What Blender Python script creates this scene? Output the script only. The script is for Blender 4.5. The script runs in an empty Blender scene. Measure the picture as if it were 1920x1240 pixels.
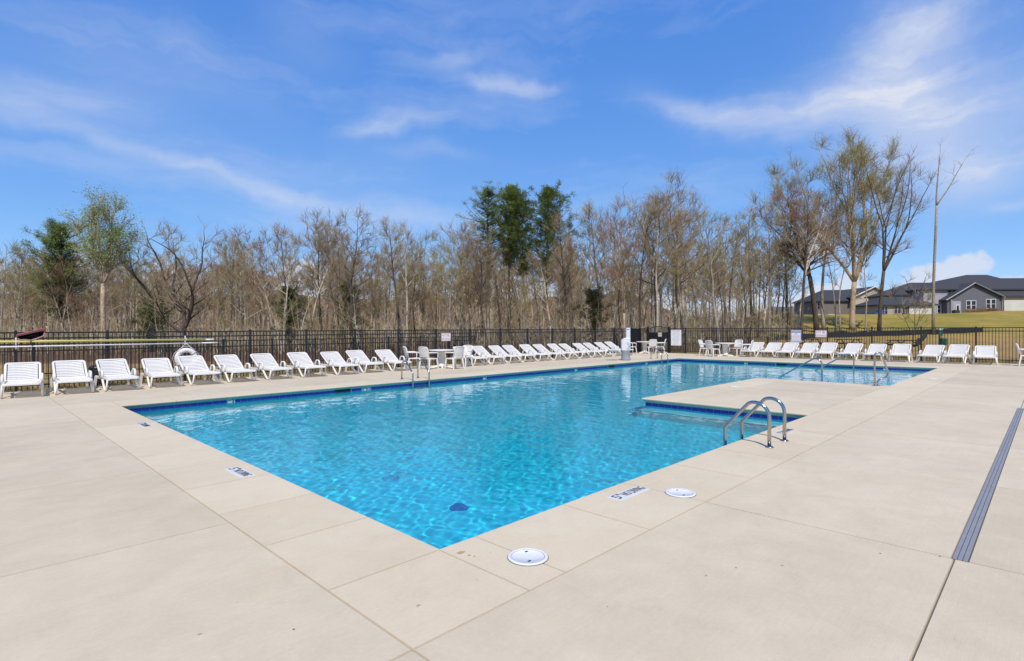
import bpy, bmesh, math, random
import numpy as np
from mathutils import Vector, Matrix
R_ = math.radians
S = bpy.context.scene
C = S.collection
random.seed(7)

# ------------------------------------------------------------------ camera
H = 1.6
YAW, PITCH, ROLL = R_(44.548), R_(-0.222), R_(-0.248)
FPX = 1031.8
Fv = Vector((math.cos(YAW)*math.cos(PITCH), math.sin(YAW)*math.cos(PITCH), math.sin(PITCH)))
Rv = Vector((math.sin(YAW), -math.cos(YAW), 0))
Uv = Rv.cross(Fv)
R2 = math.cos(ROLL)*Rv + math.sin(ROLL)*Uv
U2 = -math.sin(ROLL)*Rv + math.cos(ROLL)*Uv
cam = bpy.data.cameras.new('camera')
cam.sensor_width = 36.0
cam.lens = 36.0*FPX/1920.0
cam.clip_start, cam.clip_end = 0.05, 2000
camo = bpy.data.objects.new('camera', cam); C.objects.link(camo)
M3 = Matrix((R2, U2, -Fv)).transposed()
camo.matrix_world = Matrix.Translation((0, 0, H)) @ M3.to_4x4()
S.camera = camo

# ------------------------------------------------------------------ render settings, exposure
S.render.engine = 'CYCLES'
S.cycles.use_denoising = True
S.cycles.max_bounces = 10
S.cycles.transparent_max_bounces = 16
S.cycles.caustics_reflective = False
S.cycles.caustics_refractive = True
S.cycles.blur_glossy = 0.3
S.cycles.sample_clamp_indirect = 6.0
S.view_settings.view_transform = 'Standard'
S.view_settings.look = 'None'
S.view_settings.gamma = 1.0
S.view_settings.exposure = 0.0
S.view_settings.use_curve_mapping = False

# ------------------------------------------------------------------ sun
SUN_EL, SUN_TRAVEL = R_(54), R_(47)          # light travels towards +x,+y
sd = Vector((math.cos(SUN_TRAVEL)*math.cos(SUN_EL), math.sin(SUN_TRAVEL)*math.cos(SUN_EL), -math.sin(SUN_EL)))
sun = bpy.data.lights.new('sun', 'SUN')
sun.energy = 4.4
sun.angle = R_(0.53)
sun.color = (1.0, 0.92, 0.80)
suno = bpy.data.objects.new('sun', sun); C.objects.link(suno)
suno.rotation_euler = sd.to_track_quat('-Z', 'Y').to_euler()
suno.location = (-20, -20, 40)
try: sun.cycles.is_caustics_light = True
except Exception: pass

# ------------------------------------------------------------------ world: nishita sky with cirrus in world directions
world = bpy.data.worlds.new('World'); S.world = world; world.use_nodes = True
nt = world.node_tree; nt.nodes.clear()
def N(tree, typ, **kw):
    n = tree.nodes.new(typ)
    ins = kw.pop('ins', {})
    for k, v in kw.items(): setattr(n, k, v)
    for k, v in ins.items():
        if hasattr(v, 'is_output'): tree.links.new(v, n.inputs[k])
        else: n.inputs[k].default_value = v
    return n
def math_(tree, op, a, b=None, c=None, clamp=False):
    n = tree.nodes.new('ShaderNodeMath'); n.operation = op; n.use_clamp = clamp
    for i, v in enumerate((a, b, c)):
        if v is None: continue
        if hasattr(v, 'is_output'): tree.links.new(v, n.inputs[i])
        else: n.inputs[i].default_value = v
    return n.outputs[0]
def mixc(tree, f, a, b, blend='MIX'):
    n = tree.nodes.new('ShaderNodeMix'); n.data_type = 'RGBA'; n.blend_type = blend
    for s, v in ((n.inputs[0], f), (n.inputs[6], a), (n.inputs[7], b)):
        if hasattr(v, 'is_output'): tree.links.new(v, s)
        else: s.default_value = v if not isinstance(v, tuple) else (*v, 1.0)[:4]
    return n.outputs[2]
sky = N(nt, 'ShaderNodeTexSky', sky_type='NISHITA', sun_disc=False, sun_elevation=SUN_EL, altitude=100.0, air_density=0.6, dust_density=0.0, ozone_density=4.0)
# the sky's sun stands where the lamp stands: direction towards the sun is -sd
sky.sun_rotation = math.atan2(-sd.x, -sd.y)
tc = N(nt, 'ShaderNodeTexCoord')
sep = N(nt, 'ShaderNodeSeparateXYZ', ins={0: tc.outputs['Generated']})
az = math_(nt, 'MULTIPLY', math_(nt, 'ARCTAN2', sep.outputs[1], sep.outputs[0]), 57.29578)
el = math_(nt, 'MULTIPLY', math_(nt, 'ARCSINE', sep.outputs[2]), 57.29578)
dirv = N(nt, 'ShaderNodeCombineXYZ', ins={0: az, 1: el, 2: 0.0}).outputs[0]
wn = N(nt, 'ShaderNodeTexNoise', noise_dimensions='2D', ins={'Vector': dirv, 'Scale': 0.09, 'Detail': 5.0, 'Roughness': 0.55})
wsub = N(nt, 'ShaderNodeVectorMath', operation='SUBTRACT', ins={0: wn.outputs['Color'], 1: (0.5, 0.5, 0.5)})
wscl = N(nt, 'ShaderNodeVectorMath', operation='MULTIPLY', ins={0: wsub.outputs[0], 1: (9.0, 4.5, 0.0)})
dirw = N(nt, 'ShaderNodeVectorMath', operation='ADD', ins={0: dirv, 1: wscl.outputs[0]}).outputs[0]
def px2dir(px, py):
    d = Fv + (px-960)/FPX*R2 + (620-py)/FPX*U2
    d.normalize()
    return math.degrees(math.atan2(d.y, d.x)), math.degrees(math.asin(d.z))
# cirrus streaks: (two ends as seen in the photograph, half width in degrees, strength)
CIRRUS = [((-60, 190), (330, 305), 0.75, 0.52), ((300, 298), (650, 385), 0.8, 0.38), ((620, 378), (900, 430), 1.3, 0.16),
          ((-80, 150), (270, 205), 1.7, 0.55), ((60, 100), (480, 160), 3.2, 0.32), ((250, 290), (800, 330), 3.0, 0.22), ((520, 40), (640, 80), 2.2, 0.2),
          ((900, 150), (1030, 158), 0.75, 0.62), ((660, 244), (800, 236), 1.0, 0.55), ((760, 290), (860, 294), 0.7, 0.42), ((780, 105), (900, 100), 0.9, 0.24),
          ((1225, 185), (1400, 235), 1.2, 0.75), ((1360, 228), (1620, 190), 2.0, 0.85), ((1560, 175), (1800, 120), 4.4, 1.0), ((1700, 40), (1790, 130), 4.2, 0.75),
          ((1640, 235), (1990, 215), 4.2, 1.5), ((1760, 318), (1980, 300), 1.4, 0.9), ((1700, 350), (1960, 350), 1.8, 0.45), ((1880, 384), (1990, 380), .5, .7)]
dens = None
for (a, b, w, amp) in CIRRUS:
    a0, e0 = px2dir(*a); a1, e1 = px2dir(*b)
    ln = math.hypot(a1-a0, e1-e0)
    mp = N(nt, 'ShaderNodeMapping', vector_type='TEXTURE', ins={0: dirw, 1: ((a0+a1)/2, (e0+e1)/2, 0), 2: (0, 0, math.atan2(e1-e0, a1-a0)), 3: (ln*0.58, w, 1)})
    dt = N(nt, 'ShaderNodeVectorMath', operation='DOT_PRODUCT', ins={0: mp.outputs[0], 1: mp.outputs[0]})
    g = math_(nt, 'MULTIPLY', math_(nt, 'POWER', 2.71828, math_(nt, 'MULTIPLY', dt.outputs['Value'], -1.0)), amp)
    dens = g if dens is None else math_(nt, 'ADD', dens, g)
# streaky texture over the whole sky, so that the cirrus goes on outside the frame
mps = N(nt, 'ShaderNodeMapping', ins={0: dirw, 2: (0, 0, R_(-10)), 3: (0.035, 0.16, 1)})
st = N(nt, 'ShaderNodeTexNoise', noise_dimensions='2D', ins={'Vector': mps.outputs[0], 'Scale': 1.0, 'Detail': 7.0, 'Roughness': 0.6})
stf = N(nt, 'ShaderNodeMapRange', ins={0: st.outputs[0], 1: 0.36, 2: 0.72, 3: 0.35, 4: 0.95}).outputs[0]
veil = N(nt, 'ShaderNodeMapRange', ins={0: st.outputs[0], 1: 0.5, 2: 0.9, 3: 0.0, 4: 0.30}).outputs[0]
dens = math_(nt, 'ADD', math_(nt, 'MULTIPLY', dens, stf), veil, clamp=True)
# low cumulus banks along the horizon
cn = N(nt, 'ShaderNodeTexNoise', noise_dimensions='2D', ins={'Vector': dirv, 'Scale': 0.16, 'Detail': 6.0, 'Roughness': 0.5})
ctop = math_(nt, 'ADD', math_(nt, 'MULTIPLY', cn.outputs[0], 17.0), -3.7)
cum = N(nt, 'ShaderNodeMapRange', interpolation_type='SMOOTHSTEP', ins={0: math_(nt, 'SUBTRACT', ctop, el), 1: 0.0, 2: 1.3, 3: 0.0, 4: 0.85}).outputs[0]
dens = math_(nt, 'MAXIMUM', dens, cum)
# colour response: clear early spring sky, flatter and deeper blue than the raw model
sc3 = N(nt, 'ShaderNodeSeparateColor', ins={0: sky.outputs[0]})
def resp(ch, a, p):
    v = math_(nt, 'MULTIPLY', sc3.outputs[ch], 0.1)
    return math_(nt, 'MAXIMUM', v, math_(nt, 'MULTIPLY', math_(nt, 'POWER', v, p), a))
cc3 = N(nt, 'ShaderNodeCombineColor', ins={0: resp(0, 1.03, 0.85), 1: resp(1, 0.97, 0.58), 2: resp(2, 1.10, 0.27)})
skyc = mixc(nt, dens, cc3.outputs[0], (0.70, 0.75, 0.88))
skyc = mixc(nt, 1.0, skyc, (10.0, 10.0, 10.0), 'MULTIPLY')
bg = N(nt, 'ShaderNodeBackground', ins={'Color': skyc, 'Strength': 0.10})
out = N(nt, 'ShaderNodeOutputWorld', ins={0: bg.outputs[0]})

# ------------------------------------------------------------------ helpers
def setp(o, label=None, cat=None, group=None, kind=None):
    if label: o['label'] = label
    if cat: o['category'] = cat
    if group: o['group'] = group
    if kind: o['kind'] = kind
    return o
class MB:
    """collects verts and faces of one mesh"""
    def __init__(s): s.v = []; s.f = []; s.m = []; s.sm = []
    def add(s, vs, fs, mi=0, smooth=False):
        o = len(s.v); s.v.extend([tuple(p) for p in vs])
        for f in fs: s.f.append(tuple(i+o for i in f)); s.m.append(mi); s.sm.append(smooth)
        return s
    def box(s, x0, x1, y0, y1, z0, z1, mi=0):
        return s.add([(x0,y0,z0),(x1,y0,z0),(x1,y1,z0),(x0,y1,z0),(x0,y0,z1),(x1,y0,z1),(x1,y1,z1),(x0,y1,z1)],
                     [(3,2,1,0),(4,5,6,7),(0,1,5,4),(1,2,6,5),(2,3,7,6),(3,0,4,7)], mi)
    def rbox(s, x0, x1, y0, y1, z0, z1, r=0.005, mi=0):
        """box whose upright and top edges are chamfered"""
        rings = [(0, z0), (0, z1-r), (r, z1)]
        vs = []; fs = []
        for ins, z in rings:
            a, b, c, d = x0+ins, x1-ins, y0+ins, y1-ins
            vs += [(a+r,c,z),(b-r,c,z),(b,c+r,z),(b,d-r,z),(b-r,d,z),(a+r,d,z),(a,d-r,z),(a,c+r,z)]
        for k in range(2):
            for i in range(8):
                j = (i+1) % 8
                fs.append((k*8+i, k*8+j, k*8+8+j, k*8+8+i))
        fs.append(tuple(range(16, 24))); fs.append(tuple(range(7, -1, -1)))
        return s.add(vs, fs, mi)
    def tube(s, path, rad, n=8, mi=0, smooth=True, cap=True, sx=1.0):
        path = [Vector(p) for p in path]
        if not hasattr(rad, '__len__'): rad = [rad]*len(path)
        vs = []; fs = []; prev = None
        for i, p in enumerate(path):
            t = (path[min(i+1, len(path)-1)] - path[max(i-1, 0)])
            if t.length < 1e-9: t = Vector((0, 0, 1))
            t.normalize()
            if prev is None:
                a = Vector((0, 0, 1)) if abs(t.z) < 0.9 else Vector((1, 0, 0))
                u = t.cross(a).normalized()
            else:
                u = (prev - t*prev.dot(t))
                if u.length < 1e-6: u = t.orthogonal()
                u.normalize()
            prev = u; w = t.cross(u)
            for k in range(n):
                an = 2*math.pi*k/n
                vs.append(p + (u*math.cos(an)*sx + w*math.sin(an))*rad[i])
        for i in range(len(path)-1):
            for k in range(n):
                k2 = (k+1) % n
                fs.append((i*n+k, i*n+k2, (i+1)*n+k2, (i+1)*n+k))
        if cap and n > 2:
            fs.append(tuple(range(n-1, -1, -1))); fs.append(tuple((len(path)-1)*n+k for k in range(n)))
        return s.add(vs, fs, mi, smooth)
    def lathe(s, prof, n=24, c=(0,0,0), mi=0, smooth=True):
        vs = []; fs = []
        for r, z in prof:
            for k in range(n):
                a = 2*math.pi*k/n; vs.append((c[0]+r*math.cos(a), c[1]+r*math.sin(a), c[2]+z))
        for i in range(len(prof)-1):
            for k in range(n):
                k2 = (k+1) % n; fs.append((i*n+k, i*n+k2, (i+1)*n+k2, (i+1)*n+k))
        fs.append(tuple(range(n-1, -1, -1))); fs.append(tuple((len(prof)-1)*n+k for k in range(n)))
        return s.add(vs, fs, mi, smooth)
    def sweep(s, sect, path_frames, mi=0, smooth=False, closed=False):
        """sect: list of (a,b); path_frames: list of (origin, A, B)"""
        n = len(sect); vs = []; fs = []
        for o, A, B in path_frames:
            for a, b in sect: vs.append(Vector(o)+Vector(A)*a+Vector(B)*b)
        m = len(path_frames)
        for i in range(m if closed else m-1):
            j = (i+1) % m
            for k in range(n):
                k2 = (k+1) % n; fs.append((i*n+k, i*n+k2, j*n+k2, j*n+k))
        if not closed:
            fs.append(tuple(range(n-1, -1, -1))); fs.append(tuple((m-1)*n+k for k in range(n)))
        return s.add(vs, fs, mi, smooth)
    def mesh(s, name, mats):
        me = bpy.data.meshes.new(name); me.from_pydata(s.v, [], s.f)
        if not isinstance(mats, (list, tuple)): mats = [mats]
        for m in mats: me.materials.append(m)
        me.polygons.foreach_set('material_index', s.m)
        me.polygons.foreach_set('use_smooth', s.sm)
        me.update()
        return me
    def build(s, name, mats, parent=None, loc=None):
        return link(name, s.mesh(name, mats), parent, loc)
def link(name, me, parent=None, loc=None, rz=None):
    o = bpy.data.objects.new(name, me); C.objects.link(o)
    if parent is not None: o.parent = parent
    if loc is not None: o.location = loc
    if rz is not None: o.rotation_euler = (0, 0, rz)
    return o
def empty(name, loc=(0,0,0), rz=0.0):
    o = bpy.data.objects.new(name, None); C.objects.link(o); o.location = loc; o.rotation_euler = (0, 0, rz)
    o.empty_display_size = 0.2
    return o
def copy_tree(o, parent=None):
    c = o.copy(); C.objects.link(c); c.parent = parent
    for ch in list(o.children): copy_tree(ch, c)
    return c
def text_mesh(body, size, mat, extrude=0.0008, align='CENTER', space=1.0):
    cu = bpy.data.curves.new('lettering', 'FONT'); cu.body = body; cu.size = size
    cu.align_x = align; cu.align_y = 'CENTER'; cu.extrude = extrude; cu.space_character = space; cu.resolution_u = 3
    to = bpy.data.objects.new('lettering_src', cu); C.objects.link(to)
    bpy.context.view_layer.update()
    me = bpy.data.meshes.new_from_object(to.evaluated_get(bpy.context.evaluated_depsgraph_get()))
    bpy.data.objects.remove(to); bpy.data.curves.remove(cu)
    me.materials.clear(); me.materials.append(mat)
    return me
ORD = 'first second third fourth fifth sixth seventh eighth ninth tenth eleventh twelfth thirteenth fourteenth fifteenth'.split()

# ------------------------------------------------------------------ materials
def new_mat(name):
    m = bpy.data.materials.new(name); m.use_nodes = True
    t = m.node_tree; t.nodes.clear()
    o = N(t, 'ShaderNodeOutputMaterial'); b = N(t, 'ShaderNodeBsdfPrincipled')
    t.links.new(b.outputs[0], o.inputs[0])
    return m, t, b
def noise(t, scale, detail=4, rough=0.55, vec=None, coord='Object', dist=0.0):
    if vec is None:
        vec = N(t, 'ShaderNodeTexCoord').outputs[coord]
    return N(t, 'ShaderNodeTexNoise', ins={'Vector': vec, 'Scale': scale, 'Detail': float(detail), 'Roughness': rough, 'Distortion': dist}).outputs[0]
def ramp(t, fac, *stops):
    n = t.nodes.new('ShaderNodeValToRGB'); t.links.new(fac, n.inputs[0])
    e = n.color_ramp.elements
    while len(e) < len(stops): e.new(0.5)
    for i, (p, c) in enumerate(stops):
        e[i].position = p; e[i].color = (*c, 1) if len(c) == 3 else c
    return n.outputs[0]
def bump(t, b, h, strength=0.3, dist=0.01):
    n = N(t, 'ShaderNodeBump', ins={'Strength': strength, 'Distance': dist, 'Height': h}); t.links.new(n.outputs[0], b.inputs['Normal'])
def simple(name, col, rough=0.5, metal=0.0, var=0.08, scale=6.0, coord='Object', bmp=0.0, spec=0.5):
    """principled with noise-driven tone variation"""
    m, t, b = new_mat(name)
    n = noise(t, scale, 5, 0.6, coord=coord)
    lo = tuple(max(0, c*(1-var)) for c in col); hi = tuple(min(1, c*(1+var)) for c in col)
    t.links.new(ramp(t, n, (0.3, lo), (0.7, hi)), b.inputs['Base Color'])
    b.inputs['Roughness'].default_value = rough; b.inputs['Metallic'].default_value = metal
    b.inputs['Specular IOR Level'].default_value = spec
    if bmp: bump(t, b, noise(t, scale*6, 3, coord=coord), bmp, 0.004)
    return m
def concrete(name, lo, hi, stain):
    m, t, b = new_mat(name)
    pos = N(t, 'ShaderNodeNewGeometry').outputs['Position']
    obi = N(t, 'ShaderNodeObjectInfo').outputs['Random']
    big = noise(t, 0.55, 5, 0.6, pos); mid = noise(t, 3.2, 5, 0.65, pos); fine = noise(t, 160, 3, 0.7, pos); spk = noise(t, 34, 4, 0.75, pos)
    f = math_(t, 'ADD', math_(t, 'MULTIPLY', big, 0.62), math_(t, 'MULTIPLY', mid, 0.38))
    f = math_(t, 'ADD', f, math_(t, 'MULTIPLY', math_(t, 'SUBTRACT', obi, 0.5), 0.16))
    c = ramp(t, f, (0.34, lo), (0.66, hi))
    c = mixc(t, N(t, 'ShaderNodeMapRange', ins={0: noise(t, 0.9, 6, 0.7, pos, dist=0.6), 1: 0.57, 2: 0.80, 3: 0.0, 4: 0.45}).outputs[0], c, stain)
    c = mixc(t, N(t, 'ShaderNodeMapRange', ins={0: spk, 1: 0.30, 2: 0.70, 3: -0.0, 4: 1.0}).outputs[0], mixc(t, 1.0, c, (0.93, 0.925, 0.915), 'MULTIPLY'), c)
    c = mixc(t, N(t, 'ShaderNodeMapRange', ins={0: noise(t, 21, 2, 0.5, pos), 1: 0.765, 2: 0.80, 3: 0.0, 4: 0.55}).outputs[0], c, (0.16, 0.13, 0.10))
    c = mixc(t, math_(t, 'MULTIPLY', fine, 0.5), mixc(t, 1.0, c, (0.90, 0.90, 0.90), 'MULTIPLY'), c)
    mpb = N(t, 'ShaderNodeMapping', ins={0: pos, 2: (0, 0, R_(1.5)), 3: (1.1, 55, 10)})
    c = mixc(t, N(t, 'ShaderNodeMapRange', ins={0: noise(t, 1.0, 4, 0.65, mpb.outputs[0]), 1: 0.35, 2: 0.65, 3: 0.0, 4: 1.0}).outputs[0], mixc(t, 1.0, c, (0.972, 0.97, 0.968), 'MULTIPLY'), c)
    c = mixc(t, N(t, 'ShaderNodeMapRange', ins={0: noise(t, 1.7, 7, 0.72, pos, dist=1.2), 1: 0.54, 2: 0.74, 3: 0.0, 4: 0.55}).outputs[0], c, mixc(t, 1.0, c, (0.87, 0.865, 0.86), 'MULTIPLY'))
    t.links.new(c, b.inputs['Base Color'])
    b.inputs['Roughness'].default_value = 0.85; b.inputs['Specular IOR Level'].default_value = 0.25
    # broom strokes across the slab
    mp = N(t, 'ShaderNodeMapping', ins={0: pos, 3: (7, 190, 40)})
    h = math_(t, 'ADD', noise(t, 1.0, 3, 0.6, mp.outputs[0]), math_(t, 'MULTIPLY', fine, 0.8))
    bump(t, b, h, 0.4, 0.003)
    return m
MAT = {}
MAT['deck'] = concrete('deck_concrete', (0.560, 0.472, 0.338), (0.685, 0.586, 0.428), (0.585, 0.465, 0.290))
MAT['coping'] = concrete('coping_concrete', (0.628, 0.527, 0.374), (0.710, 0.605, 0.440), (0.615, 0.482, 0.30))
MAT['joint'] = simple('joint_filler', (0.16, 0.14, 0.12), 0.9)
MAT['plaster'] = simple('pool_plaster', (0.035, 0.66, 0.80), 0.6, var=0.05, scale=0.8)
MAT['shelf'] = simple('shelf_plaster', (0.36, 0.70, 0.80), 0.6, var=0.05, scale=1.2)
MAT['tile'] = simple('cobalt_tile', (0.012, 0.022, 0.30), 0.12, var=0.35, scale=2.3)
MAT['grout'] = simple('tile_grout', (0.36, 0.40, 0.50), 0.8)
MAT['navy'] = simple('navy_trim_tile', (0.01, 0.015, 0.08), 0.2)
MAT['white_tile'] = simple('white_marker_tile', (0.66, 0.66, 0.64), 0.25, var=0.03)
MAT['ink'] = simple('black_lettering', (0.012, 0.012, 0.014), 0.5)
def resin():
    m, t, b = new_mat('white_resin')
    rnd = N(t, 'ShaderNodeObjectInfo').outputs['Random']; n = noise(t, 4.0, 5, 0.65)
    c = mixc(t, rnd, (0.76, 0.74, 0.70), (0.735, 0.705, 0.65))
    c = mixc(t, N(t, 'ShaderNodeMapRange', ins={0: n, 1: 0.45, 2: 0.75, 3: 0.0, 4: 0.35}).outputs[0], c, (0.66, 0.63, 0.575))
    t.links.new(c, b.inputs['Base Color']); b.inputs['Roughness'].default_value = 0.42; b.inputs['Specular IOR Level'].default_value = 0.4
    return m
MAT['plastic'] = resin()
MAT['lid'] = simple('white_lid_plastic', (0.68, 0.68, 0.69), 0.4, var=0.04, scale=8)
MAT['black'] = simple('black_powder_coat', (0.012, 0.012, 0.013), 0.42, var=0.3)
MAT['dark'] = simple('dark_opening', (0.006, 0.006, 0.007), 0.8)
def steel_mat():
    m, t, b = new_mat('stainless_steel')
    b.inputs['Base Color'].default_value = (0.47, 0.455, 0.43, 1); b.inputs['Metallic'].default_value = 1.0
    t.links.new(N(t, 'ShaderNodeMapRange', ins={0: noise(t, 14, 4), 1: 0.3, 2: 0.7, 3: 0.10, 4: 0.24}).outputs[0], b.inputs['Roughness'])
    return m
MAT['steel'] = steel_mat()
MAT['drain'] = simple('grey_drain_plastic', (0.235, 0.235, 0.25), 0.55, var=0.1, scale=9)
MAT['drainblue'] = simple('blue_floor_drain', (0.02, 0.15, 0.42), 0.5)
MAT['drainpale'] = simple('pale_blue_floor_drain', (0.03, 0.45, 0.70), 0.5)
# ------------------------------------------------------------------ pool, coping, deck
X0, X1, XA, XB = 2.482, 26.93, 11.005, 17.863      # pool edges along x; peninsula between XA and XB
Y0, Y1, YB = 3.19, 14.146, 6.70                    # pool edges along y; peninsula tip at YB
CW = 0.90                                          # coping width
WZ = -0.16                                         # water level
INS = 0.07                                         # tile wall stands back under the nose
GAP = 0.0045

def slab_mesh(w, d, sides, th=0.095):
    """slab w x d, origin at its low corner; sides in 'w','e','s','n' carry a pool nose"""
    rings = [(0.0035, 0.014, 0.0), (0.0, 0.0, -0.013), (0.0, 0.0, -0.030), (0.0, INS, -th)]
    vs = []; fs = []
    for a, b, z in rings:
        iw, ie, is_, in_ = [(b if k in sides else a) for k in 'wesn']
        vs += [(iw, is_, z), (w-ie, is_, z), (w-ie, d-in_, z), (iw, d-in_, z)]
    for k in range(3):
        for i in range(4):
            j = (i+1) % 4; fs.append((k*4+j, k*4+i, k*4+4+i, k*4+4+j))
    fs.append((0, 1, 2, 3)); fs.append((15, 14, 13, 12))
    return vs, fs
slab_cache = {}
def slab(name, x0, x1, y0, y1, sides, mat, parent):
    x0 += 0 if 'w' in sides else GAP; x1 -= 0 if 'e' in sides else GAP
    y0 += 0 if 's' in sides else GAP; y1 -= 0 if 'n' in sides else GAP
    key = (round(x1-x0, 3), round(y1-y0, 3), sides, mat)
    if key not in slab_cache:
        mb = MB(); mb.add(*slab_mesh(x1-x0, y1-y0, sides)); slab_cache[key] = mb.mesh(name, MAT[mat])
    return link(name, slab_cache[key], parent, (x0, y0, random.uniform(-0.0012, 0.0)))
def cuts(a, b, step):
    n = max(1, round((b-a)/step)); return [a+(b-a)*i/n for i in range(n+1)]

deck = MB()
for r in ((-8, 1.6, -8, 19.35), (1.6, 31.75, -8, Y0-0.1), (1.6, X0-0.1, Y0-0.1, Y1+0.1), (1.6, 31.75, Y1+0.1, 19.35), (X1+0.1, 31.75, Y0-0.1, Y1+0.1), (XA+0.1, XB-0.1, Y0-0.1, YB-0.1)):
    deck.box(r[0], r[1], r[2], r[3], -0.30, -0.10)
for r in ((-8, 1.6, -8, 19.35), (1.6, 31.75, -8, 2.28), (1.6, 31.75, Y1+CW, 19.35), (X1+CW, 31.75, 2.28, Y1+CW)):
    deck.add([(r[0], r[2], -0.014), (r[1], r[2], -0.014), (r[1], r[3], -0.014), (r[0], r[3], -0.014)], [(0, 1, 2, 3)])
deck_o = setp(deck.build('pool_deck', MAT['joint']), 'pale broom finished concrete deck around the pool', kind='structure')
coping_o = setp(empty('pool_coping'), 'warm pale concrete coping slabs edging the pool', kind='structure')
# coping runs
xs = [X0-0.022, 2.81, 3.87, 4.85, 5.93, 7.05, 8.10, 9.15, 10.15, XA] + cuts(XA, XB, 1.08)[1:] + cuts(XB, X1, 1.06)[1:]
for a, b in zip(xs, xs[1:]):
    slab('coping_slab', a, b, 2.28, Y0, 'n' if (b <= XA+.01 or a >= XB-.01) else '', 'coping', coping_o)
ys = [3.17, 4.16, 5.15, 6.19, 7.22, 8.20] + cuts(8.20, Y1, 1.0)[1:]
for a, b in zip(ys, ys[1:]): slab('coping_slab', 1.6, X0, a, b, 'e', 'coping', coping_o)
slab('coping_slab', 1.6, X0-0.022, 2.28, 3.17, '', 'coping', coping_o)
slab('coping_slab', 1.6, X0, Y1, Y1+CW, '', 'coping', coping_o)
for a, b in zip(cuts(X0, X1, 1.05), cuts(X0, X1, 1.05)[1:]): slab('coping_slab', a, b, Y1, Y1+CW, 's', 'coping', coping_o)
for a, b in zip(cuts(Y0, Y1, 1.05), cuts(Y0, Y1, 1.05)[1:]): slab('coping_slab', X1, X1+CW, a, b, 'w', 'coping', coping_o)
slab('coping_slab', X1, X1+CW, Y1, Y1+CW, '', 'coping', coping_o)
slab('coping_slab', X1, X1+CW, 2.28, Y0, '', 'coping', coping_o)
pyc = cuts(Y0, YB-CW, 1.3)
for a, b in zip(pyc, pyc[1:]):
    slab('coping_slab', XA, XA+CW, a, b, 'w', 'coping', coping_o); slab('coping_slab', XB-CW, XB, a, b, 'e', 'coping', coping_o)
slab('coping_slab', XA, XA+CW, YB-CW, YB, 'wn', 'coping', coping_o)
slab('coping_slab', XB-CW, XB, YB-CW, YB, 'en', 'coping', coping_o)
for a, b in zip(cuts(XA+CW, XB-CW, 1.27), cuts(XA+CW, XB-CW, 1.27)[1:]): slab('coping_slab', a, b, YB-CW, YB, 'n', 'coping', coping_o)
# deck slabs
def slabs(xc, yc):
    for a, b in zip(xc, xc[1:]):
        for c, d in zip(yc, yc[1:]): slab('deck_slab', a, b, c, d, '', 'deck', deck_o)
slabs([-8, -5.4, -1.9, 1.6], [-8, -5.1, -2.6, -0.2, 2.28, 4.87, 7.36, 9.85, 12.34, Y1+CW, 17.2, 19.35])
slabs([XA+CW, 14.67, XB-CW], [Y0, YB-CW])
slabs([4.83, 9.75, 14.62], [0.503, 2.28]); slabs([4.83, 7.3, 9.75, 12.2, 14.62], [-8, -5, -2.0, 0.417])
slabs([1.6, 4.83], [-8, -5, -2.0, 0.488, 2.28]); slabs([14.62, 19.6, 24.5, X1+CW, 31.75], [-8, -5, -2.0, 0.46, 2.28])
slabs([1.6]+cuts(4.1, X1+CW, 2.5)+[31.75], [Y1+CW, 17.2, 19.35])
slabs([X1+CW, 31.75], [2.28, 4.7, 7.2, 9.7, 12.2, Y1+CW])
# brown stain by the near pool corner
rs = random.Random(3)
def stain(cx, cy, r, n=14, sq=0.7):
    mb = MB(); vs = [(cx+r*math.cos(2*math.pi*k/n)*rs.uniform(.6, 1.1), cy+r*sq*math.sin(2*math.pi*k/n)*rs.uniform(.6, 1.1), 0.0012) for k in range(n)]
    mb.add(vs, [tuple(range(n))]); return mb
MAT['stain'] = simple('rust_brown_stain', (0.42, 0.30, 0.15), 0.9, var=0.2, scale=30)
for (cx, cy, r) in ((2.54, 3.02, 0.036), (2.545, 2.94, 0.013), (2.56, 2.90, 0.012), (1.88, 2.62, 0.015), (2.33, 2.62, 0.008), (0.9, 3.2, .012), (3.4, 1.6, .013), (3.9, 1.3, .011)):
    stain(cx, cy, r).build('stain', MAT['stain'], coping_o if cx < 2.6 and cx > 1.6 else deck_o)

# pool shell: floor slopes from 5 ft to 3.5 ft, shallow shelf and steps in the alcove
pool = MB()
zt = -0.085
def wall(p, q, zb=-1.7):
    pool.add([(p[0], p[1], zb), (q[0], q[1], zb), (q[0], q[1], zt), (p[0], p[1], zt)], [(0, 1, 2, 3)])
I = INS
ring = [(X0-I, Y0-I), (XA+I, Y0-I), (XA+I, YB-I), (XB-I, YB-I), (XB-I, Y0-I), (X1+I, Y0-I), (X1+I, Y1+I), (X0-I, Y1+I)]
for i in range(8): wall(ring[i], ring[(i+1) % 8])
pool_o = setp(pool.build('pool_wall', MAT['plaster']), 'pale blue plastered pool walls', kind='structure')
fl = MB()
fl.add([(X0-I, Y0-I, -1.52), (X1+I, Y0-I, -1.07), (X1+I, Y1+I, -1.07), (X0-I, Y1+I, -1.52)], [(0, 1, 2, 3)])
floor_o = setp(fl.build('pool_floor', MAT['plaster']), 'blue plastered pool floor sloping to the deep end', kind='structure')
sh = MB()
sh.box(XB-I+0.004, X1+I-0.004, Y0-I+0.004, 5.45, -1.4, -0.40)
for k, (ya, zz) in enumerate(((5.45, -0.58), (5.80, -0.76), (6.15, -0.94), (6.5, -1.08))):
    sh.box(XB-I+0.004 if ya < YB-I-.35 else XB+.2, X1+I-0.004, ya, ya+0.35, -1.4, zz)
sh.box(10.60, XA+I-0.004, Y0-I+0.004, YB-0.12, -1.45, -0.50)
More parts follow.
